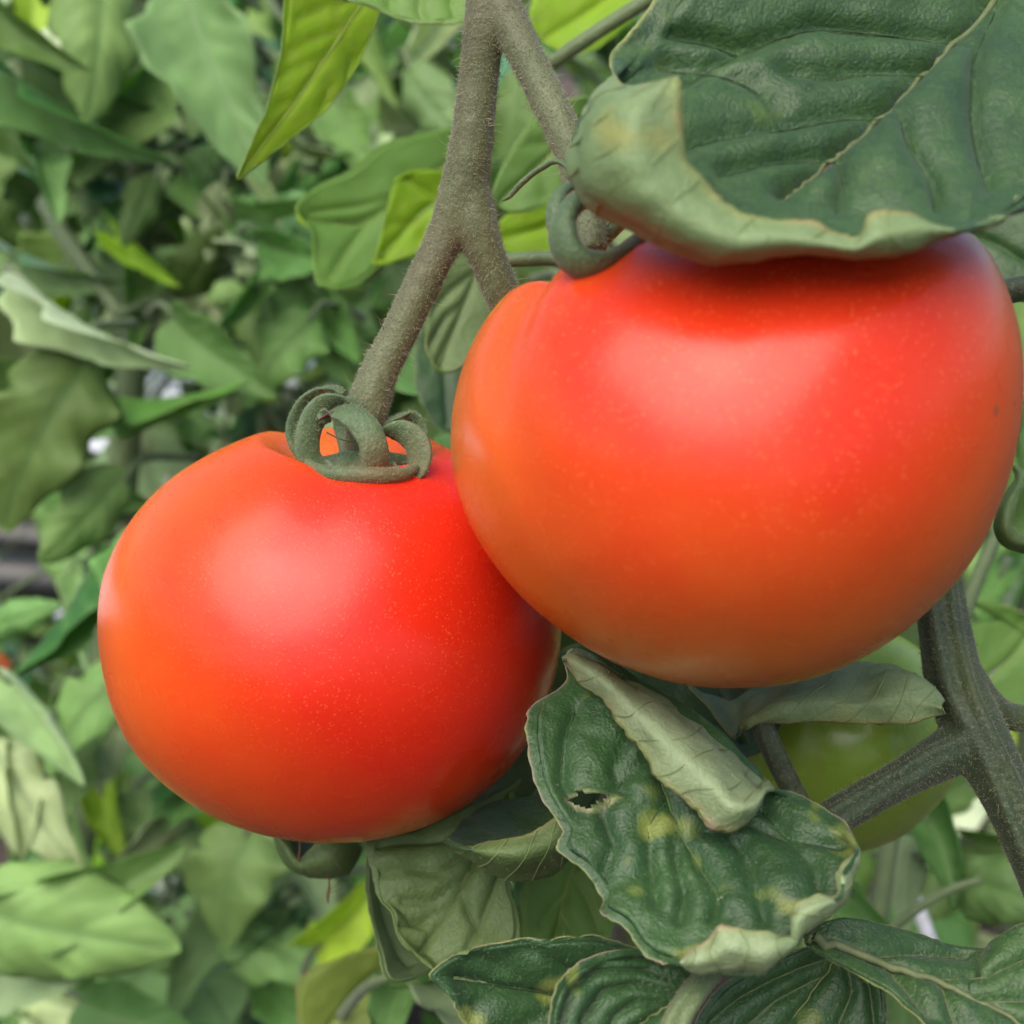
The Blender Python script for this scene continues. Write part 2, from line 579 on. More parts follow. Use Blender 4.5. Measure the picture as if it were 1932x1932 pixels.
def trace_leaf(name, label, stations, mats, veins=(), midrib=None, face=1, n=7, roll=.004, groove=.0007, gw=9.0, pucker=.0006, pf=120,
               bulge=0.0, edge=3.0, th=.00045, vein_mat='vein_pale', mid_mat='vein_pale', mid_r=7.0, vein_r=2.6, lipveins=(), hole=None,
               seed=1.0, group=None, parent=None, fuzz=0, cat='leaf', wave=0.0, part='blade', rimw=.06, spine=None):
    """stations run round the margin: (point on the midrib, margin or fold, rolled edge or None); each (x, y, distance)"""
    K = []
    if spine is not None:
        spn = catmull(np.asarray(spine, float), 14)
        stations = [(spn[int(np.argmin(np.linalg.norm(spn[:, :2] - np.array(q[0][:2]), axis=1)))],) + tuple(q[1:]) for q in stations]
    for st in stations:
        a, f = np.array(st[0], float), np.array(st[1], float)
        lip = np.array(st[2], float) if len(st) > 2 and st[2] is not None else None
        if lip is None:
            lp = lambda t: a + (f - a) * t + np.array([0, 0, bulge * math.sin(math.pi * t)])
            K.append([lp(0), lp(.35), lp(.65), lp(.85), lp(.94), lp(1.0) - np.array([0, 0, wave])])
        else:
            lp = lambda t: a + (f - a) * t + np.array([0, 0, bulge * math.sin(math.pi * t)])
            mid = f + (lip - f) * .5
            mid[2] = min(f[2], lip[2]) + (lip[2] - f[2]) * .05 - roll * .35
            K.append([lp(0), lp(.42), lp(.80), f, mid, lip])
    K = np.array(K)
    g = catmull(catmull(K, n, 0), 8, 1)            # (N, 41, 3)
    N_, m, _ = g.shape
    fj = 24
    # uneven margin
    for i in range(N_):
        e = noise.noise(Vector((i * .55 * 7 / n, seed * 3.1, 0))) * edge + noise.noise(Vector((i * 1.7 * 7 / n, seed, 5))) * edge * .5
        dirv = g[i, -1] - g[i, -5]
        dl = np.linalg.norm(dirv[:2]) + 1e-6
        for j in range(m - 4, m):
            g[i, j, :2] += dirv[:2] / dl * e * (j - m + 5) / 4
    Gr = P(g)
    uv = g[..., :2].reshape(-1, 2)
    tt = np.broadcast_to(np.arange(m), (N_, m)).reshape(-1)
    ds, dt = np.gradient(Gr, axis=0), np.gradient(Gr, axis=1)
    nr = np.cross(ds, dt)
    main = np.arange(m) < fj - 4
    facing = ((nr[:, main].reshape(-1, 3) @ (-FWD)).sum()) * face
    if facing < 0:
        Gr, g = Gr[::-1].copy(), g[::-1].copy()
        uv = g[..., :2].reshape(-1, 2)
        nr = np.cross(np.gradient(Gr, axis=0), np.gradient(Gr, axis=1))
    nr = norm(nr)
    nr[:, 0] = nr[:, 2]
    nr[:, 1] = nr[:, 2]
    disp = np.zeros(N_ * m)
    lines = list(veins) + ([midrib] if midrib is not None else [])
    if lines:
        D = seg_dist(uv, lines)
        vmask = np.where(tt <= fj + 3, 1.0, np.where(tt < m, .0, 0))
        disp -= groove * np.exp(-(D / gw) ** 2) * vmask
        disp += groove * .6 * np.clip(D / 60, 0, 1) * vmask
    flat = Gr.reshape(-1, 3)
    pk = np.array([nz(p, pf, seed) + .5 * nz(p, pf * 2.6, seed + 4) for p in flat])
    fade = np.clip(tt / 5.0, 0, 1)
    disp += pucker * pk * fade
    Gr = Gr + norm(nr) * disp.reshape(N_, m)[..., None] * face
    hm = None
    rimv = np.clip((tt / (m - 1) - (1 - rimw)) / rimw, 0, 1)
    if hole is not None:
        hx = np.array(hole, float)
        inside = np.zeros(len(uv), bool)
        x, y = uv[:, 0], uv[:, 1]
        for (x0, y0), (x1, y1) in zip(hx, np.roll(hx, -1, 0)):
            cnd = (y0 > y) != (y1 > y)
            xs = x0 + (y - y0) * (x1 - x0) / ((y1 - y0) if y1 != y0 else 1e-9)
            inside ^= cnd & (x < xs)
        hm = (inside & (tt <= fj)).reshape(N_, m)
        Dh = seg_dist(uv, [np.vstack([hx, hx[:1]])])
        rimv = np.maximum(rimv, np.where(tt <= fj, np.clip(1 - Dh / 9, 0, 1), 0))
    V, F, mi, nrm = sheet(Gr, th, hole=hm)
    base = Gr[0, 0] if parent is None else None
    t = parent or thing(name, label, cat, P(np.array(stations[0][0], float)), group)
    bl = mk(part, V, F, mats, parent=t, midx=mi, attrs={'rim': np.concatenate([rimv, rimv])})
    mz = tt <= fj + 1
    uvm, Gm, Nm = uv[mz], Gr.reshape(-1, 3)[mz], nrm.reshape(-1, 3)[mz]

    def on(q):
        d = np.linalg.norm(uvm - q, axis=1)
        ix = np.argsort(d)[:4]
        w = 1 / (d[ix] + .5)
        w /= w.sum()
        return (Gm[ix] * w[:, None]).sum(0), norm((Nm[ix] * w[:, None]).sum(0))

    def vein(poly, r, mat, nm, sink=.2):
        pl = catmull(np.asarray(poly, float), 8)
        q = [on(p) for p in pl]
        pts = np.array([a for a, b in q])
        for _ in range(8):
            pts[1:-1] = (pts[:-2] + 2 * pts[1:-1] + pts[2:]) / 4
        rr = r * SC(.17) * np.linspace(1, .35, len(pts))
        pts = pts + np.array([b for a, b in q]) * face * (th / 2 + rr * (1 - 2 * sink))[:, None] * (1 if face > 0 else 1)
        Vv, Ff = tube_geo(pts, rr, 7)
        return mk(nm, Vv, Ff, M[mat], parent=t)
    if midrib is not None:
        vein(midrib, mid_r, mid_mat, 'midrib', .0)
    for vv in veins:
        vein(vv, vein_r, vein_mat, 'side_vein', .42)
    for (s0, s1) in lipveins:
        j = np.arange(fj - 1, m - 1)
        q_ = np.linspace(0, 1, len(j))
        ii = np.clip(s0 + (s1 - s0) * 1.8 * q_ ** 1.5 + .006 * np.sin(q_ * 7 + s0 * 90), 0, 1) * (N_ - 1)
        if facing < 0:
            ii = (N_ - 1) - ii
        ii = ii.round().astype(int)
        pts = Gr[ii, j] - nrm[ii, j] * (th * .5 + .00007)
        for _ in range(2):
            pts[1:-1] = (pts[:-2] + 2 * pts[1:-1] + pts[2:]) / 4
        Vv, Ff = tube_geo(pts, .00014 * np.linspace(1, .4, len(pts)), 6)
        mk('side_vein', Vv, Ff, M['vein_under'], parent=t)
    if fuzz:
        hairs('hairs', bl, fuzz, .00015, .0005, .000022, M['hair'], t, seed=int(seed * 10))
    return t


def outline_leaf(name, label, outline, spine, mats, **kw):
    """a plain leaf: margin points run from the base round the tip and back; each joins the nearest place on the spine"""
    sp = catmull(np.asarray(spine, float), 12)
    st = []
    for i, q in enumerate(outline):
        q = np.asarray(q, float)
        d = np.linalg.norm(sp[:, :2] - q[:2], axis=1)
        a = sp[int(np.argmin(d))]
        if len(q) == 2:
            q = np.array([q[0], q[1], a[2] + kw.get('dd', 0.0)])
        st.append((a, q))
    kw.pop('dd', None)
    s0 = np.array(sp[0])
    q0, q1 = st[0][1], st[-1][1]
    st = [(s0, s0 + (q0 - s0) * .03), (s0, q0)] + st[1:-1] + [(s0, q1), (s0, s0 + (q1 - s0) * .03)]
    return trace_leaf(name, label, st, mats, midrib=kw.pop('midrib', np.asarray(spine, float)[:, :2]), **kw)


# ------------------------------------------------------------------ the setting: soil, mulch film
soil = NT('soil')
co = soil.obj_co()
col = soil.ramp(soil.noise(co, 14, 6, .65), [(.3, (.055, .038, .030)), (.55, (.115, .080, .066)), (.8, (.19, .145, .125))])
soil.l(col, soil.b.inputs["Base Color"])
soil.b.inputs["Roughness"].default_value = .95
soil.l(soil.bump(soil.noise(co, 30, 8, .7), 1.0, .03), soil.b.inputs["Normal"])
gx = np.concatenate([np.linspace(-30, -2, 12), np.linspace(-1.8, 1.8, 60), np.linspace(2, 30, 12)])
gy = np.concatenate([np.linspace(-20, -.5, 10), np.linspace(-.3, 3.2, 60), np.linspace(3.5, 60, 16)])
XX, YY = np.meshgrid(gx, gy, indexing='ij')
ZZ = np.array([[.02 * noise.noise(Vector((x * 6, y * 6, 0))) + .012 * noise.noise(Vector((x * 21, y * 21, 3))) if abs(x) < 2 and -.4 < y < 3.3 else 0 for y in gy] for x in gx]) - .02
I = np.arange(XX.size).reshape(XX.shape)
gf = np.stack([I[:-1, :-1].ravel(), I[1:, :-1].ravel(), I[1:, 1:].ravel(), I[:-1, 1:].ravel()], 1).tolist()
ground = mk('ground', np.stack([XX, YY, ZZ], -1).reshape(-1, 3), gf, soil.m, origin=(0, 0, 0))
ground['kind'] = 'structure'

film_m = plain_mat('white_mulch_film', (.80, .82, .86), .35, c2=(.66, .69, .76), scale=5)
fx, fy = np.linspace(-4, .1, 80), np.linspace(1.28, 2.6, 60)
XX, YY = np.meshgrid(fx, fy, indexing='ij')
ZZ = np.array([[.035 + .018 * noise.noise(Vector((x * 5, y * 9, 7))) + .01 * noise.noise(Vector((x * 17, y * 13, 2))) for y in fy] for x in fx])
I = np.arange(XX.size).reshape(XX.shape)
gf = np.stack([I[:-1, :-1].ravel(), I[1:, :-1].ravel(), I[1:, 1:].ravel(), I[:-1, 1:].ravel()], 1).tolist()
film = mk('ground_film', np.stack([XX, YY, ZZ], -1).reshape(-1, 3), gf, film_m, origin=(0, 0, 0))
film['kind'] = 'structure'

# ------------------------------------------------------------------ tomatoes


def tomato(name, label, centre, outline, ry, axis, mat, dimple, dg, creases=(), parts=(110, 190), sepal=None, group=None, wob=.0005, seed=2.0):
    c = P(np.array(centre, float))
    vr = norm(c - CAM)
    rx = norm(np.cross(vr, np.array([0, 0, 1.0])))
    uz = np.cross(rx, vr)
    ol = np.asarray(outline, float)
    ray = norm(P(np.column_stack([ol, np.ones(len(ol))])) - CAM)
    dist = np.linalg.norm(c - CAM)
    pl = CAM + ray * (dist / (ray @ vr))[:, None] - c
    al, R = np.arctan2(pl @ uz, pl @ rx), np.hypot(pl @ uz, pl @ rx)
    R = R / np.sqrt(1 + (R / dist) ** 2)
    o = np.argsort(al)
    al, R = al[o], R[o]
    AL = np.concatenate([al - 2 * math.pi, al, al + 2 * math.pi])
    RR = np.tile(R, 3)
    fine = np.linspace(-math.pi, math.pi, 721)
    fr = np.interp(fine, AL, RR)
    ker = np.hanning(31)
    ker /= ker.sum()
    fr = np.convolve(np.concatenate([fr[:-1][-40:], fr, fr[1:][:40]]), ker, 'same')[40:-40]
    ax = norm(axis[0] * rx + axis[1] * vr + axis[2] * uz)
    e1 = norm(np.cross(ax, vr))
    e2 = np.cross(ax, e1)
    nl, nn = parts
    ga = np.linspace(0.0005, math.pi - .0005, nl) ** 1.0
    ph = np.arange(nn) * 2 * math.pi / nn
    GA, PH = np.meshgrid(ga, ph, indexing='ij')
    s = np.cos(GA)[..., None] * ax + np.sin(GA)[..., None] * (np.cos(PH)[..., None] * e1 + np.sin(PH)[..., None] * e2)
    sx, sy, sz = s @ rx, s @ vr, s @ uz
    rho = np.hypot(sx, sz)
    Rm = R.mean()
    ra = np.interp(np.arctan2(sz, sx), fine, fr)
    w = np.clip(rho / .75, 0, 1)
    w = w * w * (3 - 2 * w)
    ra = Rm + (ra - Rm) * w
    Pn = (sx * ra)[..., None] * rx + (sy * ry)[..., None] * vr + (sz * ra)[..., None] * uz
    dm = dimple * np.clip(1 - (GA / dg) ** 2, 0, 1) ** 1.7
    Pn = Pn - dm[..., None] * ax
    bl = .12 * dimple * np.exp(-((math.pi - GA) / .3) ** 2)
    Pn = Pn + bl[..., None] * ax
    for (pc, amp, wd, gend) in creases:
        dp = (PH - math.radians(pc) + math.pi) % (2 * math.pi) - math.pi
        f = np.exp(-(dp / wd) ** 2) * np.clip(GA / .3, 0, 1) * np.clip((gend - GA) / .8, 0, 1)
        Pn = Pn - (amp * f)[..., None] * s
    wv = np.array([[nz(q * 1.0, 26, seed) for q in row] for row in Pn])
    Pn = Pn + (wob * wv)[..., None] * s
    V = (Pn + c).reshape(-1, 3)
    F = []
    for i in range(nl - 1):
        for k in range(nn):
            k2 = (k + 1) % nn
            F.append((i * nn + k, (i + 1) * nn + k, (i + 1) * nn + k2, i * nn + k2))
    F.append(tuple(range(nn)))
    F.append(tuple((nl - 1) * nn + k for k in range(nn - 1, -1, -1)))
    t = thing(name, label, 'tomato', c, group)
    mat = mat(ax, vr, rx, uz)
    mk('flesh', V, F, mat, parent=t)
    return t, ax


OUT_A = [(185, 1160), (192, 1100), (230, 1008), (300, 920), (365, 872), (430, 838), (490, 814), (560, 800), (640, 797), (720, 804), (800, 822), (880, 855), (960, 910), (1020, 1000),
         (1050, 1100), (1058, 1200), (1042, 1300), (1008, 1390), (950, 1468), (870, 1530), (760, 1574), (650, 1588), (540, 1580), (430, 1548),
         (340, 1500), (270, 1440), (220, 1362), (194, 1270)]
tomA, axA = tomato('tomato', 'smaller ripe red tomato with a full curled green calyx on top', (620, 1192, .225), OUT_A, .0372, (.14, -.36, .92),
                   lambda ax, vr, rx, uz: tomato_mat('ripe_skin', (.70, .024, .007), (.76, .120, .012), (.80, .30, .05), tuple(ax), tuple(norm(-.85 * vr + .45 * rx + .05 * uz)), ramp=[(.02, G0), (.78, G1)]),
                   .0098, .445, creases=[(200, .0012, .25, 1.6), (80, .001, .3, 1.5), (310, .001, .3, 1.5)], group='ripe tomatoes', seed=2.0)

OUT_B = [(1932, 690), (1928, 640), (1912, 570), (1890, 510), (1850, 442), (1760, 400), (1600, 385), (1420, 385), (1270, 412), (1170, 440), (1110, 466), (1060, 484),
         (1000, 520), (930, 585), (885, 660), (858, 740), (848, 810), (853, 900), (890, 1002), (955, 1095), (1060, 1190), (1200, 1266), (1400, 1297), (1600, 1258),
         (1750, 1152), (1830, 1062), (1888, 945), (1912, 870), (1926, 790)]
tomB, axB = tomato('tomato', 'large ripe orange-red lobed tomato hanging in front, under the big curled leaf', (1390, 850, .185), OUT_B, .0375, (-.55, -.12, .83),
                   lambda ax, vr, rx, uz: tomato_mat('orange_red_skin', (.70, .036, .008), (.68, .150, .018), (.75, .30, .04), tuple(ax), tuple(norm(-.85 * vr + .0 * rx + .38 * uz)), speck=.55, sscale=1250.0, ramp=[(.25, G0), (.92, G1)]),
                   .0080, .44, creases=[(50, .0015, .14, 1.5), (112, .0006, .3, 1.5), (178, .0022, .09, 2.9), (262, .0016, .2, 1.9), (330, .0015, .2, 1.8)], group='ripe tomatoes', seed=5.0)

OUT_C = [(1820, 1390), (1800, 1470), (1740, 1545), (1650, 1600), (1560, 1612), (1470, 1590), (1400, 1520), (1375, 1420), (1390, 1310), (1450, 1225), (1560, 1180), (1680, 1190), (1780, 1270)]
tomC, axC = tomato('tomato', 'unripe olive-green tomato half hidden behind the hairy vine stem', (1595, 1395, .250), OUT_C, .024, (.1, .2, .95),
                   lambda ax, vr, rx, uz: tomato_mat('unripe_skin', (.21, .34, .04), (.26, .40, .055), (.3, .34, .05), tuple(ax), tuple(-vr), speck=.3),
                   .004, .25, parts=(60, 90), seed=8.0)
for nm, lab, cc, rp, cols in (
        ('tomato', 'blurred red tomato far behind the stalk, between the leaves', (1030, 425, .62), 42, (.70, .05, .03)),
        ('tomato', 'blurred red tomato cut by the edge of the picture, behind pale leaves', (-22, 1270, .62), 48, (.70, .06, .03)),
        ('tomato', 'blurred orange tomato behind leaves beside the black pipe', (75, 945, .95), 40, (.62, .24, .05))):
    a_ = np.linspace(0, 2 * math.pi, 16, endpoint=False)
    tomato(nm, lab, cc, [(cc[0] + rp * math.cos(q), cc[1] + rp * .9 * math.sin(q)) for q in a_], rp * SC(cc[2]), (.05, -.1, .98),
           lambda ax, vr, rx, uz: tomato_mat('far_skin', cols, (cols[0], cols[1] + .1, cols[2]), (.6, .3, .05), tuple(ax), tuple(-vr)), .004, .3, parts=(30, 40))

# ------------------------------------------------------------------ fruit stalk, sepals


def px_tube(pts, radii, n=8, seg=14):
    K = catmull(np.column_stack([np.asarray(pts, float), np.asarray(radii, float)]), n)
    return tube_geo(P(K[:, :3]), K[:, 3] * SC(K[:, 2]), seg)


stalk = thing('fruit_stalk', 'grey-brown hairy forked fruit stalk that carries both ripe tomatoes', 'stalk', P(np.array([915., -40, .200])))
main_path = [(925, -60, .202), (915, 40, .202), (903, 150, .204), (888, 280, .206), (872, 370, .208), (842, 440, .209), (800, 530, .2095), (752, 630, .210), (716, 700, .210), (700, 750, .210), (690, 800, .2105), (682, 850, .2125)]
main_rad = [43, 40, 38, 42, 46, 37, 35, 35, 36, 39, 36, 34]
spur_path = [(885, 320, .207), (895, 410, .208), (918, 480, .209), (950, 560, .211), (985, 640, .214)]
spur_rad = [35, 42, 36, 35, 34]
arm_path = [(925, -50, .202), (950, 20, .201), (990, 100, .199), (1035, 190, .196), (1075, 275, .193), (1100, 350, .189), (1112, 420, .184), (1118, 480, .182)]
arm_rad = [40, 38, 35, 34, 34, 33, 32, 30]
V, F = fuse([px_tube(main_path, main_rad), px_tube(spur_path, spur_rad), px_tube(arm_path, arm_rad)], .00045, 10)
wob = np.array([.00012 * nz(p, 330, 1) + .00006 * nz(p, 900, 2) for p in V])
so = mk('branch', V, F, M['stalk'], parent=stalk)
vn = np.empty(len(V) * 3)
so.data.vertices.foreach_get("normal", vn)
V = V + vn.reshape(-1, 3) * wob[:, None]
so.data.vertices.foreach_set("co", (V - np.array(so['_o'])).ravel())
hairs('short_hairs', so, 15000, .00022, .00062, .000036, M['hair'], stalk, lean=(0, 0, -.4), seed=3)
hairs('long_hairs', so, 330, .0012, .0030, .000045, M['hair'], stalk, seed=4)


def strap(pts, wpx, thick=.34, parent=None, name='sepal', mat='sepal', tip=.25, wide=None, n=9, nh=500, seed=1, base=1.0):
    K = catmull(np.asarray(pts, float), n)
    X = P(K)
    L = np.linspace(0, 1, len(X))
    prof = np.where(L < .6, base + (1 - base) * np.clip(L / .25, 0, 1), 1 - (1 - tip) * ((L - .6) / .4) ** 1.6)
    r = wpx / 2 * SC(K[:, 2].mean()) * prof
    if wide is None:
        q = X - X.mean(0)
        _, _, vt = np.linalg.svd(q)
        wide = vt[2]
    r = r * (1 + .06 * np.array([nz(x, 400, seed) for x in X]))
    V, F = tube_geo(X, r, 12, flat=thick, wide=wide)
    o = mk(name, V, F, M[mat], parent=parent)
    return o


calA = thing('calyx', 'green hairy calyx of curled sepals seated on the smaller tomato', 'calyx', P(np.array([685., 890, .2115])))


def cz(pts):
    return [(x * .2035 + 503, y * .2035 + 676, d) for x, y, d in pts]


sepA = [
    # left rear, left front, centre front, right front, right rear, hidden rear
    (cz([(620, 1010, .2110), (430, 960, .2105), (290, 820, .2105), (255, 630, .2107), (340, 430, .2110), (480, 310, .2113), (620, 275, .2113), (720, 320, .2110)]), 27),
    (cz([(700, 1075, .2085), (520, 1060, .2060), (400, 940, .2048), (375, 760, .2045), (430, 570, .2050), (540, 440, .2056), (680, 395, .2062), (800, 410, .2068), (900, 480, .2070)]), 34),
    (cz([(860, 1090, .2075), (980, 1040, .2040), (1000, 880, .2028), (960, 720, .2028), (860, 585, .2034), (740, 510, .2042), (620, 510, .2046), (540, 540, .2046), (480, 570, .2044)]), 34),
    (cz([(980, 1090, .2085), (1180, 1100, .2058), (1350, 1060, .2048), (1420, 920, .2046), (1380, 770, .2050), (1260, 690, .2056), (1120, 690, .2062), (1020, 740, .2068)]), 36),
    (cz([(1100, 1000, .2120), (1330, 930, .2115), (1425, 790, .2112), (1410, 620, .2112), (1310, 530, .2110), (1180, 560, .2105), (1060, 620, .2100)]), 30),
    (cz([(800, 980, .2140), (780, 860, .2165), (740, 700, .2180), (720, 560, .2180), (760, 450, .2170), (840, 420, .2150)]), 30),
]
wd = [(.7, .2, .7), (.8, 0, .6), (.95, .3, .2), (.8, .3, -.5), (.7, .1, -.7), (1, 0, .2)]
for i, (pp, wpx) in enumerate(sepA):
    o = strap(pp, wpx * (1.6 if i in (1, 2, 3) else 1.45), parent=calA, thick=.30, seed=i, tip=.5 if i != 2 else .3, wide=norm(RIGHT * wd[i][0] + UP * wd[i][1] + FWD * wd[i][2]))
    hairs('hairs', o, 800, .00018, .00050, .000032, M['hair'], o, seed=20 + i)
    # sub-part: the hairs ride on their sepal
tipo = strap(cz([(620, 505, .2040), (560, 530, .2038), (510, 560, .2036), (470, 580, .2034)]), 12, parent=calA, name='sepal_tip', mat='purple', tip=.15)
strap(cz([(560, 690, .2060), (680, 745, .2052), (780, 765, .2050), (860, 750, .2046)]), 9, parent=calA, name='sepal_tip', mat='sepal', tip=.3)
# receptacle under the sepals: a lobed dish on the fruit
K = [(655, 872, .2125), (690, 880, .2115), (720, 886, .2105)]
bx = []
for i, (pp, wpx) in enumerate(sepA[:5]):
    q = pp[1]
    V1, F1 = px_tube([(685, 868, .2120), ((685 + q[0]) / 2, (878 + q[1]) / 2 + 2, (.2105 + q[2]) / 2), (q[0] * .93 + 685 * .07, q[1] * .96 + 878 * .04 + 3, q[2] + .0002)], [30, 23, 13])
    bx.append((V1, F1))
bx.append(px_tube(cz([(350, 940, .2048), (440, 1030, .2030), (620, 1075, .2012), (850, 1085, .2003), (1070, 1090, .2004), (1270, 1075, .2018), (1400, 1000, .2040)]), [9, 14, 17, 18, 17, 14, 9]))
V, F = fuse(bx, .0004, 4)
ro = mk('receptacle', V, F, M['sepal'], parent=calA)
hairs('hairs', ro, 1400, .00018, .0005, .000030, M['hair'], ro, seed=41)

calB = thing('calyx', 'thick looped sepals of the larger tomato beside the rolled leaf tip', 'calyx', P(np.array([1112., 500, .181])))
sepB = [
    ([(1200, 462, .1700), (1165, 488, .1665), (1118, 502, .1640), (1080, 486, .1632), (1062, 448, .1636), (1066, 408, .1648), (1092, 380, .1668), (1130, 370, .1700), (1160, 370, .1740)], 58),
    ([(1130, 485, .176), (1085, 476, .172), (1052, 440, .170), (1046, 395, .1705), (1062, 360, .1725), (1095, 345, .175)], 36),
    ([(1110, 480, .184), (1150, 440, .186), (1190, 400, .187), (1230, 380, .187), (1250, 400, .186)], 36),
    ([(1118, 380, .1830), (1060, 308, .1850), (1020, 318, .1862), (985, 345, .1870), (962, 370, .1876), (947, 379, .1880)], 15),
]
for i, (pp, wpx) in enumerate(sepB):
    o = strap(pp, wpx * (1.0 if i else 1.2), parent=calB, thick=.7 if i else .6, seed=60 + i, tip=.55 if i < 3 else .3)
    hairs('hairs', o, 700 if i == 0 else 300, .00012, .00035, .000022, M['hair'], o, seed=70 + i)

sp = thing('side_stem', 'short green stem crossing behind the fork of the fruit stalk', 'stem', P(np.array([970., 490, .235])))
V, F = px_tube([(940, 492, .236), (990, 489, .235), (1040, 488, .235), (1100, 500, .235)], [13, 14, 14, 14])
o = mk('stem_length', V, F, M['greenstem'], parent=sp)

# ------------------------------------------------------------------ big curled leaf at the top
st = [
    # midrib point,          margin or fold,          rolled edge
    ((1900, -60, .186), (1330, -120, .176), None),
    ((1880, 0, .184), (1262, -40, .174), None),
    ((1830, 50, .181), (1205, 40, .172), None),
    ((1780, 100, .178), (1150, 110, .170), None),
    ((1700, 180, .174), (1112, 180, .166), (1180, 158, .158)),
    ((1640, 235, .170), (1082, 225, .162), (1262, 148, .151)),
    ((1590, 275, .167), (1060, 285, .158), (1284, 158, .147)),
    ((1540, 315, .164), (1058, 345, .156), (1288, 260, .146)),
    ((1500, 345, .162), (1100, 408, .154), (1305, 312, .146)),
    ((1478, 362, .161), (1190, 458, .152), (1350, 358, .146)),
    ((1472, 366, .1605), (1275, 490, .1505), (1392, 394, .1455)),
    ((1476, 363, .160), (1340, 510, .150), (1445, 411, .1455)),
    ((1500, 345, .160), (1440, 502, .149), (1530, 412, .1455)),
    ((1530, 322, .160), (1530, 490, .149), (1580, 438, .1455)),
    ((1560, 300, .160), (1600, 492, .1485), (1622, 448, .1455)),
    ((1590, 275, .1605), (1680, 500, .1485), (1645, 404, .1450)),
    ((1630, 243, .162), (1755, 472, .149), (1705, 402, .146)),
    ((1680, 197, .164), (1830, 440, .151), (1785, 428, .1480)),
    ((1720, 160, .167), (1900, 412, .154), (1850, 418, .152)),
    ((1780, 100, .171), (1990, 370, .158), None),
    ((1830, 50, .176), (2080, 260, .164), None),
    ((1880, 0, .182), (2120, 120, .172), None),
    ((1900, -60, .186), (2120, 0, .176), None),
]
trace_leaf('leaf', 'big dark green leaf with rolled tip and lower edge, hanging above the larger tomato', st, [M['top'], M['under']],
           midrib=[(1890, -30), (1830, 50), (1780, 100), (1700, 180), (1640, 235), (1590, 275), (1540, 315), (1500, 345), (1474, 364)], mid_mat='vein_mid', mid_r=7.5,
           veins=[[(1676, 208), (1610, 212), (1540, 220), (1440, 236), (1342, 250), (1270, 275)], [(1830, 70), (1700, 60), (1540, 45), (1399, 90), (1290, 158)],
                  [(1884, 9), (1845, 94), (1837, 212), (1851, 282), (1870, 350)], [(1590, 290), (1520, 290), (1440, 300), (1360, 320)],
                  [(1700, 190), (1720, 260), (1760, 330), (1770, 390)], [(1580, 298), (1590, 340), (1580, 390)], [(1480, 230), (1430, 160), (1340, 130), (1250, 120)],
                  [(1760, 130), (1640, 130), (1560, 140), (1480, 130)], [(1399, 90), (1330, 70), (1260, 60)]],
           vein_mat='vein_dark', vein_r=1.8, groove=.0017, gw=15, pucker=.0005, pf=170, roll=.006, edge=4, n=8, seed=1.3,
           lipveins=[(.22, .20), (.27, .25), (.32, .29), (.37, .34), (.42, .40), (.5, .49), (.57, .57), (.64, .64), (.70, .70)])

# ------------------------------------------------------------------ rolled leaf below the larger tomato


def c2(x, y, d):
    return (x * .3664 + 975, y * .3664 + 1164, d)


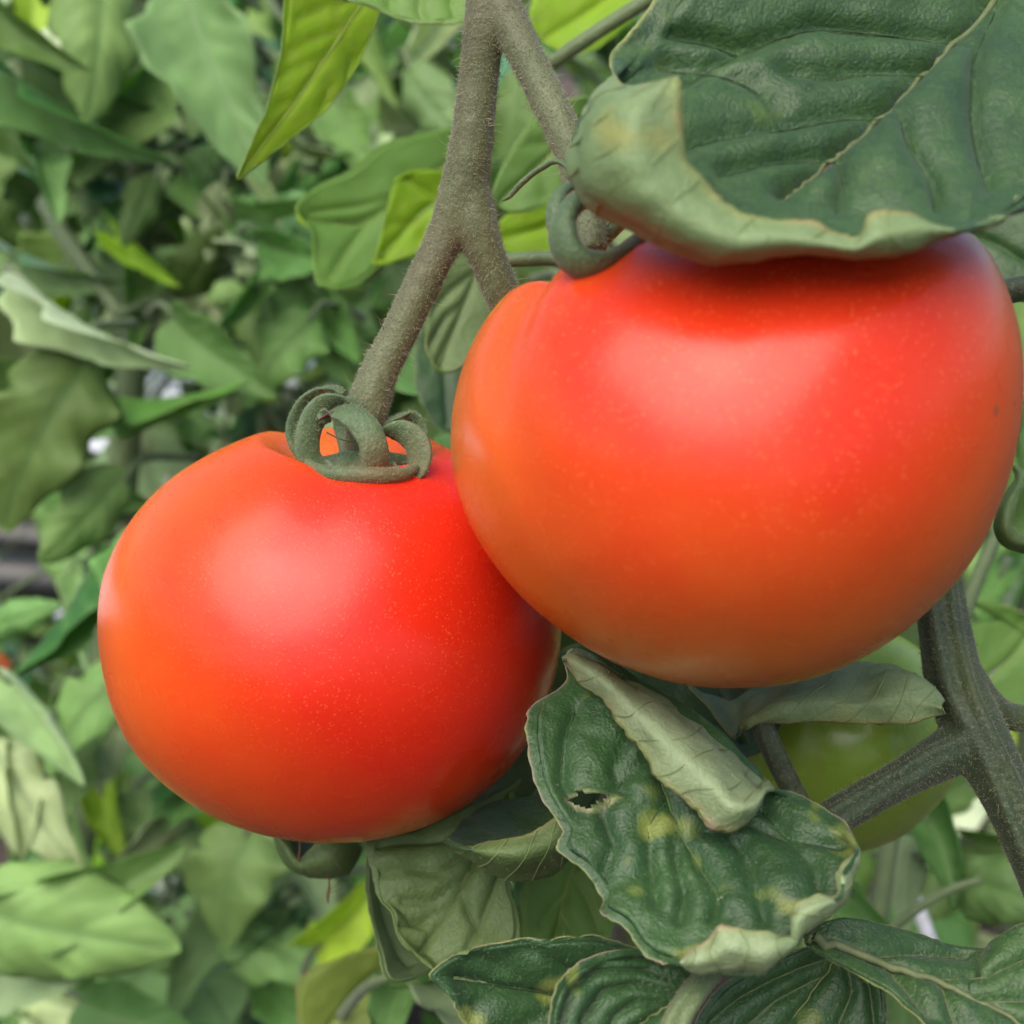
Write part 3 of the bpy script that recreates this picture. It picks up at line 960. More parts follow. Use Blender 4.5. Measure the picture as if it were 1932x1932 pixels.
st = [
    (c2(640, 420, .192), c2(236, 200, .199), c2(232, 232, .196)),
    (c2(640, 440, .191), c2(300, 150, .1975), c2(330, 340, .1925)),
    (c2(650, 520, .190), c2(480, 250, .1945), c2(455, 420, .1885)),
    (c2(680, 640, .188), c2(750, 395, .192), c2(520, 560, .184)),
    (c2(720, 760, .186), c2(900, 490, .1905), c2(640, 700, .1815)),
    (c2(760, 880, .1845), c2(1000, 560, .1895), c2(700, 815, .180)),
    (c2(800, 980, .183), c2(1100, 650, .1885), c2(785, 865, .1785)),
    (c2(840, 1060, .182), c2(1180, 735, .1875), c2(900, 980, .177)),
    (c2(880, 1130, .181), c2(1240, 790, .187), c2(1020, 1105, .1755)),
    (c2(900, 1170, .1805), c2(1280, 830, .187), c2(1180, 1080, .1765)),
    (c2(930, 1210, .180), c2(1305, 845, .186), c2(1270, 920, .181)),
    (c2(960, 1250, .179), c2(1430, 905, .184), None),
    (c2(985, 1290, .178), c2(1570, 975, .182), None),
    (c2(1005, 1325, .177), c2(1710, 1075, .179), None),
    (c2(1020, 1350, .1765), c2(1765, 1190, .1765), c2(1735, 1212, .174)),
    (c2(1035, 1375, .1755), c2(1752, 1330, .1735), c2(1640, 1320, .1695)),
    (c2(1045, 1395, .175), c2(1690, 1460, .1715), c2(1650, 1425, .1678)),
    (c2(1050, 1410, .1745), c2(1600, 1560, .1700), c2(1530, 1440, .1660)),
    (c2(1052, 1420, .174), c2(1500, 1640, .1690), c2(1412, 1510, .1655)),
    (c2(1050, 1430, .1735), c2(1425, 1700, .1685), c2(1425, 1640, .1665)),
    (c2(1045, 1440, .173), c2(1370, 1780, .1678), c2(1310, 1635, .1648)),
    (c2(1035, 1440, .173), c2(1280, 1865, .1672), c2(1180, 1615, .1638)),
    (c2(1020, 1430, .173), c2(1150, 1875, .1672), c2(1055, 1590, .1638)),
    (c2(1000, 1420, .173), c2(1020, 1860, .1675), c2(970, 1675, .1650)),
    (c2(980, 1400, .173), c2(900, 1825, .168), c2(880, 1740, .1662)),
    (c2(960, 1370, .1735), c2(760, 1792, .169), None),
    (c2(940, 1330, .174), c2(640, 1730, .170), None),
    (c2(920, 1290, .175), c2(555, 1600, .172), None),
    (c2(900, 1250, .176), c2(430, 1520, .174), None),
    (c2(880, 1210, .177), c2(440, 1440, .176), None),
    (c2(860, 1160, .178), c2(335, 1300, .178), None),
    (c2(840, 1100, .179), c2(212, 1195, .1795), None),
    (c2(820, 1040, .180), c2(232, 1100, .181), None),
    (c2(800, 980, .182), c2(185, 1025, .1825), None),
    (c2(780, 900, .1835), c2(110, 900, .1845), None),
    (c2(760, 800, .185), c2(62, 720, .187), None),
    (c2(720, 680, .187), c2(50, 560, .190), None),
    (c2(690, 590, .189), c2(84, 458, .193), None),
    (c2(660, 500, .1905), c2(250, 345, .196), None),
    (c2(640, 440, .1915), c2(238, 215, .199), None),
]
trace_leaf('leaf', 'dark green leaf with a torn hole and rolled pale edges below the larger tomato', st, [M['top_spot'], M['under_pale']],
           spine=[c2(640, 420, .192), c2(690, 640, .188), c2(760, 880, .1845), c2(850, 1100, .181), c2(950, 1290, .1775), c2(1040, 1430, .1735)],
           midrib=[c2(650, 470, 0)[:2], c2(690, 640, 0)[:2], c2(760, 880, 0)[:2], c2(850, 1100, 0)[:2], c2(950, 1290, 0)[:2], c2(1040, 1430, 0)[:2]], mid_r=3.0, mid_mat='vein_green',
           veins=[[c2(a, b, 0)[:2] for a, b in L] for L in (
               [(700, 700), (560, 820), (440, 1010), (500, 1180), (420, 1390)], [(300, 480), (240, 640), (230, 850), (310, 1000)], [(640, 560), (560, 640), (500, 780), (540, 900)],
               [(760, 960), (680, 1060), (690, 1300), (720, 1480)], [(820, 1090), (820, 1250), (860, 1400), (840, 1560)], [(930, 1100), (1080, 1100), (1180, 1250), (1260, 1450), (1270, 1560)],
               [(1010, 1000), (1250, 1080), (1450, 1180), (1540, 1300), (1560, 1400)], [(1260, 980), (1400, 1130), (1560, 1160), (1660, 1180)], [(960, 1300), (1040, 1400), (1010, 1560)])],
           vein_mat='vein_dark', vein_r=1.4, groove=.0012, gw=13, pucker=.0006, pf=200, roll=.0045, edge=5, n=6, seed=2.1, fuzz=2600,
           hole=[c2(262, 945, 0)[:2], c2(330, 912, 0)[:2], c2(400, 935, 0)[:2], c2(520, 935, 0)[:2], c2(430, 975, 0)[:2], c2(375, 1005, 0)[:2], c2(320, 965, 0)[:2]],
           lipveins=[(.05, .04), (.09, .075), (.125, .11), (.16, .145), (.195, .18), (.23, .215), (.39, .40), (.44, .45), (.52, .51), (.555, .55), (.59, .58), (.62, .61)])

# ------------------------------------------------------------------ other leaves near the fruit
TM, UM, TS, UG = M['top'], M['under'], M['top_spot'], M['under_g']
outline_leaf('leaf', 'dark leaf with yellow blotches and a pointed tip along the bottom edge of the picture',
             [(1300, 1800, .186), (1200, 1788, .186), (1120, 1764, .185), (1000, 1772, .183), (880, 1796, .181), (808, 1836, .179), (845, 1880, .179), (880, 1935, .179), (960, 2010, .180), (1100, 2040, .182), (1240, 2020, .184)],
             [(1290, 1900, .187), (1150, 1890, .187), (1000, 1870, .185), (860, 1845, .182)], [TS, UG], seed=3.2, edge=6, pucker=.0012, groove=.0007, mid_mat='vein_dark', mid_r=2.5, fuzz=1200,
             veins=[[(1150, 1890), (1080, 1830), (1010, 1790)], [(1010, 1870), (950, 1830), (900, 1805)], [(1060, 1880), (1000, 1930), (960, 1990)], [(940, 1860), (900, 1890), (890, 1925)]], vein_mat='vein_dark', vein_r=1.6)
outline_leaf('leaf', 'folded dark green leaf with curved ribs overlapping the blotched leaf at the bottom',
             [(1330, 1850, .176), (1260, 1800, .178), (1180, 1790, .178), (1105, 1808, .176), (1062, 1838, .174), (1040, 1872, .172), (1036, 1930, .171), (1040, 2010, .171), (1150, 2060, .172), (1260, 2000, .174), (1300, 1920, .175)],
             [(1325, 1855, .177), (1260, 1900, .1765), (1180, 1950, .175), (1120, 2000, .174)], [TS, UG], seed=4.4, edge=3, pucker=.0009, groove=.0012, gw=10, mid_mat='vein_pale', mid_r=3, fuzz=900,
             veins=[[(1310, 1865), (1220, 1830), (1130, 1830), (1080, 1870), (1060, 1940)], [(1290, 1880), (1200, 1855), (1140, 1870), (1100, 1930)], [(1270, 1895), (1200, 1890), (1160, 1920), (1140, 1980)], [(1300, 1850), (1230, 1808), (1150, 1805)]],
             vein_mat='vein_dark', vein_r=1.8)
outline_leaf('leaf', 'shaded dark green leaf with fan-like veins under the rolled pale edge',
             [(1600, 1760, .192), (1480, 1800, .192), (1390, 1840, .190), (1340, 1880, .188), (1310, 1940, .187), (1330, 2020, .187), (1480, 2060, .188), (1620, 2020, .189), (1672, 1940, .189), (1664, 1840, .190), (1640, 1780, .191)],
             [(1600, 1775, .193), (1560, 1840, .192), (1490, 1930, .190), (1440, 2000, .189)], [TS, UG], seed=5.1, pucker=.0006, groove=.0008, mid_mat='vein_pale', mid_r=2.5, fuzz=600,
             veins=[[(1585, 1800), (1480, 1840), (1400, 1880), (1340, 1930)], [(1560, 1840), (1460, 1890), (1390, 1960)], [(1590, 1800), (1610, 1870), (1570, 1960)], [(1600, 1790), (1640, 1860), (1650, 1940)]], vein_mat='vein_pale', vein_r=1.5)
outline_leaf('leaf', 'dark leaf spreading from a thick ridged midrib in the lower corner of the picture',
             [(1520, 1762, .184), (1580, 1738, .186), (1680, 1748, .187), (1760, 1768, .187), (1830, 1785, .187), (1862, 1790, .186), (1880, 1765, .185), (1930, 1736, .184), (2010, 1720, .184), (2080, 1860, .181), (2020, 2010, .176), (1880, 2060, .172), (1780, 2000, .172), (1740, 1930, .173), (1690, 1880, .176), (1640, 1850, .178), (1580, 1820, .181), (1530, 1790, .183)],
             [(1530, 1772, .1835), (1640, 1810, .1815), (1760, 1845, .1795), (1860, 1890, .177), (1960, 1950, .175)], [TM, UG], seed=6.2, pucker=.0008, groove=.0010, mid_r=11, mid_mat='vein_mid', fuzz=1400,
             veins=[[(1640, 1805), (1730, 1790), (1830, 1800)], [(1760, 1840), (1860, 1840), (1950, 1800)], [(1780, 1860), (1800, 1920), (1830, 1990)], [(1850, 1885), (1940, 1890), (2010, 1880)], [(1680, 1825), (1720, 1870), (1760, 1920)]], vein_mat='vein_mid', vein_r=2.2)
o = thing('leaf_stalk', 'ridged hairy leaf stalk running off the bottom edge between dark leaves', 'stalk', P(np.array([1290., 1880, .172])))
V, F = fuse([px_tube([(1345, 1830, .176), (1310, 1870, .173), (1280, 1920, .171), (1255, 1990, .170)], [22, 25, 27, 28]), px_tube([(1335, 1830, .1745), (1298, 1872, .171), (1266, 1920, .169), (1240, 1990, .168)], [8, 9, 10, 10]),
             px_tube([(1355, 1838, .1745), (1322, 1880, .171), (1292, 1930, .169), (1268, 1990, .168)], [8, 9, 10, 10])], .00045, 3)
so2 = mk('stem_length', V, F, M['greenstem'], parent=o)
hairs('hairs', so2, 900, .00015, .00045, .000026, M['hair_y'], o, seed=31)

outline_leaf('leaf', 'pale grey-green underside of a drooping wavy leaf below the two tomatoes',
             [(980, 1470, .238), (900, 1520, .236), (800, 1560, .232), (720, 1575, .228), (690, 1590, .226), (700, 1640, .225), (712, 1690, .224), (738, 1722, .222), (752, 1760, .221), (790, 1800, .220), (860, 1850, .220), (930, 1820, .222), (978, 1780, .225), (975, 1720, .227), (960, 1660, .229), (985, 1560, .234)],
             [(960, 1500, .238), (910, 1580, .232), (870, 1680, .227), (800, 1790, .223)], [UG, M['mid_top']], seed=7.1, pucker=.0016, pf=60, groove=.0009, gw=8, mid_mat='vein_pale', mid_r=3, face=1,
             veins=[[(930, 1545), (850, 1590), (760, 1590), (705, 1600)], [(905, 1595), (830, 1650), (770, 1640), (715, 1650)], [(890, 1640), (820, 1700), (760, 1700)], [(870, 1690), (900, 1750), (880, 1800), (830, 1830)], [(940, 1530), (955, 1600), (930, 1680), (900, 1760)], [(860, 1700), (800, 1740), (760, 1745)]],
             vein_mat='vein_green', vein_r=1.7)
outline_leaf('leaf', 'narrow pale leaf edge hanging upright below the smaller tomato',
             [(735, 1560, .245), (708, 1570, .243), (693, 1620, .240), (690, 1680, .238), (698, 1740, .236), (712, 1800, .234), (735, 1852, .233), (800, 1835, .240), (850, 1800, .246), (790, 1760, .248), (760, 1690, .248), (748, 1620, .247)],
             [(725, 1565, .246), (716, 1640, .244), (722, 1720, .243), (745, 1790, .242), (770, 1820, .241)], [UM, M['mid_top']], seed=7.9, pucker=.001, pf=90, mid_r=1.5, mid_mat='vein_green', face=1)
trace_leaf('leaf', 'rolled leaf with pale underside and bright upper lip left of the torn leaf', [
    ((1075, 1500, .232), (1090, 1560, .214), (1070, 1520, .209)),
    ((1040, 1500, .234), (1062, 1632, .212), (1052, 1536, .2065)),
    ((1000, 1505, .235), (1010, 1655, .211), (1020, 1560, .2055)),
    ((960, 1510, .235), (955, 1655, .211), (985, 1578, .205)),
    ((930, 1515, .235), (900, 1632, .211), (930, 1590, .206)),
    ((900, 1530, .234), (858, 1604, .212), (880, 1594, .208)),
    ((890, 1540, .233), (836, 1588, .214), (842, 1578, .212))], [TM, UG], seed=8.3, pucker=.0006, roll=.004, edge=2.5, lipveins=[(.2, .1), (.35, .25), (.5, .42), (.65, .6), (.8, .76)], fuzz=900)
trace_leaf('leaf', 'small cupped leaf curling below the smaller tomato', [
    ((600, 1540, .262), (515, 1560, .246), (512, 1572, .243)),
    ((600, 1540, .262), (530, 1610, .244), (545, 1590, .240)),
    ((605, 1540, .262), (560, 1642, .242), (566, 1622, .238)),
    ((610, 1540, .262), (610, 1655, .241), (590, 1600, .236)),
    ((620, 1540, .262), (655, 1645, .242), (610, 1580, .236)),
    ((630, 1540, .262), (680, 1600, .245), (660, 1560, .240))], [TM, UG], seed=9.2, pucker=.0006, pf=90, roll=.003, edge=2, lipveins=[(.5, .45), (.65, .6), (.8, .75)])
outline_leaf('leaf', 'bright green leaf with straight veins in the gap left of the torn leaf',
             [(1100, 1600, .262), (1020, 1610, .262), (985, 1660, .258), (984, 1740, .256), (1000, 1790, .256), (1080, 1800, .256), (1150, 1770, .257), (1160, 1700, .260), (1130, 1640, .262)],
             [(1095, 1610, .263), (1070, 1670, .260), (1045, 1780, .257)], [M['mid_top'], UG], seed=10.1, mid_r=1.8, mid_mat='vein_yel',
             veins=[[(1080, 1650), (1110, 1700), (1130, 1760)], [(1066, 1690), (1020, 1740)], [(1060, 1720), (1090, 1780)]], vein_mat='vein_yel', vein_r=1.1)
outline_leaf('leaf', 'dark leaf added to darken the gap between the two tomatoes and the torn leaf',
             [(1140, 1200, .258), (1040, 1240, .262), (960, 1340, .266), (880, 1440, .268), (850, 1540, .268), (900, 1610, .266), (1010, 1610, .262), (1100, 1560, .256), (1160, 1430, .254), (1180, 1300, .255)],
             [(1140, 1230, .258), (1060, 1420, .262), (950, 1570, .265)], [TM, UG], seed=11.1, mid_r=2, mid_mat='vein_dark')  # leaf added where only deep shadow lies, to keep the gap dark
trace_leaf('leaf', 'pale-backed leaf folded over the unripe tomato, its point touching the vine', [
    ((1360, 1330, .222), (1290, 1290, .220), None),
    ((1390, 1320, .221), (1380, 1395, .212), None),
    ((1420, 1300, .220), (1420, 1358, .211), (1400, 1372, .208)),
    ((1480, 1270, .219), (1500, 1300, .209), (1460, 1360, .205)),
    ((1560, 1250, .218), (1570, 1275, .208), (1560, 1362, .203)),
    ((1620, 1250, .217), (1640, 1280, .207), (1640, 1366, .202)),
    ((1660, 1255, .216), (1700, 1268, .205), (1700, 1362, .201)),
    ((1690, 1265, .214), (1750, 1300, .203), (1748, 1350, .200)),
    ((1710, 1280, .211), (1772, 1328, .201), (1784, 1344, .199))], [TM, M['under']], face=-1, seed=12.1, roll=.003, pucker=.0013, edge=3, fuzz=900, lipveins=[(.5, .42), (.6, .52), (.7, .62), (.8, .74), (.9, .84)])

outline_leaf('leaf', 'dark leaf added to darken the gap between the rolled flap and the larger tomato',
             [(1180, 1200, .236), (1160, 1290, .232), (1230, 1380, .228), (1340, 1430, .226), (1440, 1420, .226), (1490, 1340, .228), (1560, 1270, .231), (1600, 1190, .235), (1480, 1150, .238), (1300, 1150, .238)],
             [(1290, 1160, .238), (1340, 1260, .233), (1400, 1400, .228)], [TM, UG], seed=26.1, pucker=.0008, mid_r=2, mid_mat='vein_dark', veins=[[(1330, 1240), (1270, 1290), (1220, 1350)], [(1350, 1280), (1420, 1310), (1470, 1310)]], vein_mat='vein_dark', vein_r=1.4)  # added leaf, closes off the bright background so this gap turns dark
# dry stalk in front of the unripe tomato
o = thing('leaf_stalk', 'dark dry stalk standing in front of the unripe tomato', 'stalk', P(np.array([1500., 1500, .205])))
V, F = fuse([px_tube([(1430, 1350, .208), (1455, 1410, .207), (1478, 1460, .205), (1510, 1520, .202)], [22, 22, 21, 20]), px_tube([(1446, 1350, .2065), (1472, 1410, .2055), (1496, 1460, .2035), (1528, 1520, .2005)], [8, 8, 8, 8])], .00045, 3)
mk('stem_length', V, F, M['vine'], parent=o)

# main vine with its side arms
vine = thing('vine_stem', 'thick dark grey-green hairy vine stem forking below the larger tomato', 'stem', P(np.array([1932., 1700, .20])))
ps = []
ps.append(px_tube([(1745, 980, .222), (1768, 1100, .217), (1785, 1200, .213), (1805, 1300, .209), (1850, 1400, .206), (1905, 1510, .204), (1960, 1640, .203), (2010, 1780, .202)], [44, 47, 50, 56, 58, 50, 46, 45]))
ps.append(px_tube([(1730, 980, .218), (1752, 1100, .2125), (1768, 1200, .2085), (1795, 1310, .204), (1848, 1410, .2015), (1892, 1510, .2000), (1945, 1640, .199)], [13, 14, 14, 15, 15, 13, 12]))
ps.append(px_tube([(1765, 980, .218), (1792, 1100, .2125), (1806, 1200, .2085), (1832, 1300, .2035), (1872, 1390, .2010), (1925, 1500, .2000), (1980, 1640, .199)], [12, 13, 13, 14, 14, 12, 12]))
ps.append(px_tube([(1850, 1390, .206), (1780, 1425, .205), (1700, 1470, .203), (1620, 1515, .201), (1560, 1552, .199), (1500, 1600, .199)], [58, 46, 37, 36, 37, 38]))
ps.append(px_tube([(1840, 1385, .203), (1760, 1418, .2012), (1690, 1458, .1995), (1610, 1505, .1972), (1545, 1548, .1955)], [12, 12, 11, 11, 11]))
ps.append(px_tube([(1850, 1405, .203), (1775, 1440, .2012), (1705, 1482, .1995), (1630, 1528, .1972), (1568, 1568, .1955)], [10, 11, 10, 10, 10]))
ps.append(px_tube([(1820, 1290, .210), (1862, 1330, .211), (1905, 1352, .213), (1980, 1358, .216)], [46, 34, 27, 26]))
V, F = fuse(ps, .0006, 3)
vo_ = mk('branch', V, F, M['vine'], parent=vine)
hairs('hairs', vo_, 6500, .00018, .00060, .000040, M['hair_y'], vine, seed=51)
hairs('long_hairs', vo_, 60, .001, .003, .000030, M['hair'], vine, seed=52)

# ------------------------------------------------------------------ leaves in the middle distance
MT, MY = M['mid_top'], M['mid_yel']
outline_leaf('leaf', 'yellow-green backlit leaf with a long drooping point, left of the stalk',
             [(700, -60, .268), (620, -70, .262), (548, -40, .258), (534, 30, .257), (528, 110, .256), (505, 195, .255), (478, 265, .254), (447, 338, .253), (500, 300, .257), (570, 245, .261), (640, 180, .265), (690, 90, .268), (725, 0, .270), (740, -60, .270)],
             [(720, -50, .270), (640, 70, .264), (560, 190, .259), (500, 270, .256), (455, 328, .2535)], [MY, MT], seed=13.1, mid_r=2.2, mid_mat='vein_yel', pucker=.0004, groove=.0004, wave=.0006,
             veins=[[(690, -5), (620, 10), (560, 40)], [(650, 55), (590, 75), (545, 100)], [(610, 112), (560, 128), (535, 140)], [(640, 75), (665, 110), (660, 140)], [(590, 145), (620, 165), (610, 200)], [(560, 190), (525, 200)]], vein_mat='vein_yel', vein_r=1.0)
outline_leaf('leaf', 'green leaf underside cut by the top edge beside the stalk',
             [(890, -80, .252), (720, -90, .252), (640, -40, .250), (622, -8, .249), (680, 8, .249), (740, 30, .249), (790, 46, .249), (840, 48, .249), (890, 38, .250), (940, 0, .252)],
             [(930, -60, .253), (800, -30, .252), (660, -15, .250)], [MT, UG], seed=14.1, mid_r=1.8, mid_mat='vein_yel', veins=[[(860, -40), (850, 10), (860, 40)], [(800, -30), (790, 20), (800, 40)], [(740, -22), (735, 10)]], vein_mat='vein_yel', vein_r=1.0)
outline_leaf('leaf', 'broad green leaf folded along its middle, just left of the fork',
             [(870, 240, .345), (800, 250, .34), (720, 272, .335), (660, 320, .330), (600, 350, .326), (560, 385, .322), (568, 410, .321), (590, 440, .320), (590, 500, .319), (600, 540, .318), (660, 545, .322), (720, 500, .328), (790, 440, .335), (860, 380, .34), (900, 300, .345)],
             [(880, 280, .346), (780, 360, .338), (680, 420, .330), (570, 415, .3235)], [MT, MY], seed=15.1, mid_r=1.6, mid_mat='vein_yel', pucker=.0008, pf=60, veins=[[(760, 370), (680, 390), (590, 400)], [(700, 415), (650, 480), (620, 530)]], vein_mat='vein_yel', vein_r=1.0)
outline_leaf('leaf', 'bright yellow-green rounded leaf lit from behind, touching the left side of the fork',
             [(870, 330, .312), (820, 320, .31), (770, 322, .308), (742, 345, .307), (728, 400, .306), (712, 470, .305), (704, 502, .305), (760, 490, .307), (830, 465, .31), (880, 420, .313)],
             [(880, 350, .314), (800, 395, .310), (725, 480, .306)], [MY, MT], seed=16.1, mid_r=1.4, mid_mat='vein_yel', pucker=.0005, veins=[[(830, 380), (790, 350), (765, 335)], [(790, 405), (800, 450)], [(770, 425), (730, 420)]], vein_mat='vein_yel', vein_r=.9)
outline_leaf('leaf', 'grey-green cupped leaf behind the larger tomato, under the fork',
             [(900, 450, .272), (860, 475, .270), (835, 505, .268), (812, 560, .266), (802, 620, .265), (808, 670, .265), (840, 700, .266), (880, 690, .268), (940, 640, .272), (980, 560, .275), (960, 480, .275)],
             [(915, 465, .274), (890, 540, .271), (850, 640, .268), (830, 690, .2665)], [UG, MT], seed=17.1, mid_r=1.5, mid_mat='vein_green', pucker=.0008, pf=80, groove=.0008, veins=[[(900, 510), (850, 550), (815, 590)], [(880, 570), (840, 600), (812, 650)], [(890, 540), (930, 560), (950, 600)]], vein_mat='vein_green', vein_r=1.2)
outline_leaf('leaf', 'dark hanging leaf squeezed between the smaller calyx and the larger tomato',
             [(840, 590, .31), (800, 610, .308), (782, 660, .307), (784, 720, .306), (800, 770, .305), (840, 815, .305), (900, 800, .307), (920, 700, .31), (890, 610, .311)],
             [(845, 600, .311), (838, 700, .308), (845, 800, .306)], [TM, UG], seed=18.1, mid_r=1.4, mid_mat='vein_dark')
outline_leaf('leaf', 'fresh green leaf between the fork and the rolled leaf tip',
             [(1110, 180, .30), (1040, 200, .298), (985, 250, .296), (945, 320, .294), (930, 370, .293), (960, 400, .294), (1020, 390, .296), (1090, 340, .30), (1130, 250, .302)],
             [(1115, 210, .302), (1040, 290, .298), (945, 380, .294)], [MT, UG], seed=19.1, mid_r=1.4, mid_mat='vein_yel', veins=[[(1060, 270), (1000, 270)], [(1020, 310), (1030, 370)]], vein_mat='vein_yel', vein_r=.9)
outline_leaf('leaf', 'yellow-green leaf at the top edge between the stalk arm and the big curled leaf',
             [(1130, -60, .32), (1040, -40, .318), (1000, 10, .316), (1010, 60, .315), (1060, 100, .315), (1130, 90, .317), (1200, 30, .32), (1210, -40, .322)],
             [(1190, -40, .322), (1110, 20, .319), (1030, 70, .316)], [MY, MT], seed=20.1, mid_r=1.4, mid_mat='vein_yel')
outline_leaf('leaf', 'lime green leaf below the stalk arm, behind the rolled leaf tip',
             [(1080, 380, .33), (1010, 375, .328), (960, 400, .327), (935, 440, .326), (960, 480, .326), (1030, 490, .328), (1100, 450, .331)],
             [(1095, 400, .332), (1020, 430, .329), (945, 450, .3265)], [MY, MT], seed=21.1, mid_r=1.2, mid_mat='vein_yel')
outline_leaf('leaf', 'dark leaf behind the top corner of the larger tomato at the picture edge',
             [(1780, 400, .255), (1860, 380, .254), (1960, 400, .252), (2020, 480, .25), (1990, 560, .25), (1920, 570, .251), (1850, 530, .253), (1790, 470, .255)],
             [(1790, 420, .256), (1880, 460, .253), (1980, 520, .251)], [TM, UG], seed=22.1, mid_r=1.5, mid_mat='vein_dark')
trace_leaf('leaf', 'small curled leaf at the picture edge beside the notch of the larger tomato', [
    ((1960, 930, .235), (1905, 870, .226), None),
    ((1965, 950, .236), (1915, 905, .222), (1935, 900, .219)),
    ((1970, 970, .236), (1885, 955, .219), (1918, 945, .215)),
    ((1970, 980, .236), (1878, 1000, .218), (1912, 990, .214)),
    ((1970, 990, .236), (1900, 1035, .218), (1930, 1010, .215)),
    ((1980, 1000, .236), (1960, 1048, .220), (1960, 1020, .217))], [M['mid_top'], UG], seed=23.1, roll=.002, pucker=.0005, edge=2)
outline_leaf('leaf', 'large soft green leaf beyond the vine at the picture edge',
             [(1800, 1120, .33), (1840, 1130, .33), (1920, 1150, .33), (2010, 1220, .33), (2010, 1330, .328), (1940, 1345, .326), (1870, 1325, .325), (1830, 1270, .326), (1800, 1190, .328)],
             [(1960, 1170, .333), (1910, 1240, .329), (1850, 1290, .326)], [MT, UG], seed=24.1, mid_r=1.6, mid_mat='vein_yel')

o = thing('side_stem', 'dark green stem slanting behind the big curled leaf near the top edge', 'stem', P(np.array([1210., 10, .27])))
V, F = px_tube([(1040, 120, .275), (1085, 88, .273), (1150, 45, .271), (1230, -5, .268), (1290, -40, .266)], [13, 14, 14, 14, 14])
mk('stem_length', V, F, M['greenstem'], parent=o)
o = thing('side_stem', 'yellow-green stem rising beside the larger tomato at the picture edge', 'stem', P(np.array([1810., 1200, .30])))
V, F = px_tube([(1795, 1240, .30), (1815, 1170, .30), (1845, 1090, .30), (1880, 1010, .30), (1910, 930, .30)], [14, 14, 14, 13, 13])
mk('stem_length', V, F, M['greenstem'], parent=o)
o = thing('side_stem', 'dark hairy stem poking out behind the upper side of the larger tomato', 'stem', P(np.array([1932., 560, .21])))
V, F = px_tube([(1860, 560, .212), (1910, 548, .211), (1980, 535, .210)], [24, 24, 24])
mk('stem_length', V, F, M['vine'], parent=o)

# ------------------------------------------------------------------ plants behind: stems, leaves and leaflets


def unit_leaf(seed, lobes, curl, droop, ripple, twist=.0):
    r = random.Random(seed)
    ns, nt = 30, 17
    s, t = np.linspace(0, 1, ns), np.linspace(-1, 1, nt)
    ph = r.uniform(0, 6)
    Sx, Tt = np.meshgrid(s, t, indexing='ij')
    w = .5 * np.sin(math.pi * Sx ** .85) ** .62 * (1 - .35 * Sx) * 1.2
    lb = lambda q: np.sin(Sx * 14 + q) * .7 + np.sin(Sx * 33 + q * 2) * .3
    w = w * np.where(Tt < 0, 1 + lobes * lb(ph), 1 + lobes * lb(ph + 1.3)) + .004
    # the two halves roll up along the midrib
    th = np.abs(Tt) * abs(curl) + 1e-4
    X = np.sign(Tt) * w * np.sin(th) / (abs(curl) + 1e-4) + .07 * np.sin(Sx * 3 + ph)
    Z = np.sign(curl) * w * (1 - np.cos(th)) / (abs(curl) + 1e-4) + .12 * np.abs(Tt) * w
    Z = Z - droop * Sx ** 2 + ripple * np.sin(Sx * 17 + ph + 2 * np.sign(Tt)) * Tt ** 2 * np.sin(math.pi * Sx)
    sv = np.abs(((Sx * 6.5 - np.abs(Tt) * 1.9 + ph * .3) % 1) - .5) * 2
    Z = Z + .055 * (1 - sv ** 2) * np.abs(Tt) ** .7 * (1 - np.abs(Tt) * .55) * np.sin(math.pi * Sx) ** .5
    a = twist * Sx
    X, Z = X * np.cos(a) - Z * np.sin(a), X * np.sin(a) + Z * np.cos(a)
    Y = Sx - .12 * Sx * droop
    Gr = np.stack([X, Y, Z], -1)
    V, F, mi, _ = sheet(Gr, .010, skip_t0=False)
    vein = np.clip(1 - np.abs(Tt) * 9, 0, 1) * .9
    vein = np.maximum(vein, np.clip((sv - .82) * 6, 0, 1) * .5)
    return V, F, mi, np.concatenate([vein.ravel(), vein.ravel()])


LEAF = {}
shapes = [(1, .15, .5, .25, .05, .2), (2, .09, .9, .5, .08, -.4), (3, .2, .3, .1, .07, .3), (4, .08, -.7, .35, .06, .1), (5, .12, 1.7, .3, .08, .5), (6, .18, -.4, .7, .10, -.6), (7, .13, 1.2, .2, .09, .9)]
for kk in BG:
    for i, sh in enumerate(shapes):
        V, F, mi, ve = unit_leaf(*sh)
        me = bpy.data.meshes.new('leaflet')
        me.from_pydata(V.tolist(), [], F)
        me.materials.append(BG[kk][0])
        me.materials.append(BG[kk][1])
        me.polygons.foreach_set("material_index", np.asarray(mi, np.int32))
        me.polygons.foreach_set("use_smooth", np.ones(len(me.polygons), bool))
        a = me.attributes.new('vein', 'FLOAT', 'POINT')
        a.data.foreach_set("value", np.asarray(ve, np.float32))
        LEAF[kk, i] = me


def leaflet(kind, shape, base, tip, width, nrm, parent, name='leaflet', flip=1):
    """a leaf blade from base to tip (metres), its upper side towards nrm"""
    y = tip - base
    L = np.linalg.norm(y)
    y = y / L
    z = nrm - y * (nrm @ y)
    z = norm(z) * flip
    x = np.cross(y, z)
    o0 = np.array(parent['_o'])
    o = bpy.data.objects.new(name, LEAF[kind, shape])
    C.objects.link(o)
    o.parent = parent
    wd = width / .86
    Mx = Matrix(((x[0] * wd, y[0] * L, z[0] * L, base[0] - o0[0]), (x[1] * wd, y[1] * L, z[1] * L, base[1] - o0[1]), (x[2] * wd, y[2] * L, z[2] * L, base[2] - o0[2]), (0, 0, 0, 1)))
    o.matrix_local = Mx
    return o


def plant(label, x, y, group='plants growing behind'):
    t = thing('tomato_plant', label, 'plant', (x, y, 0), group)
    return t


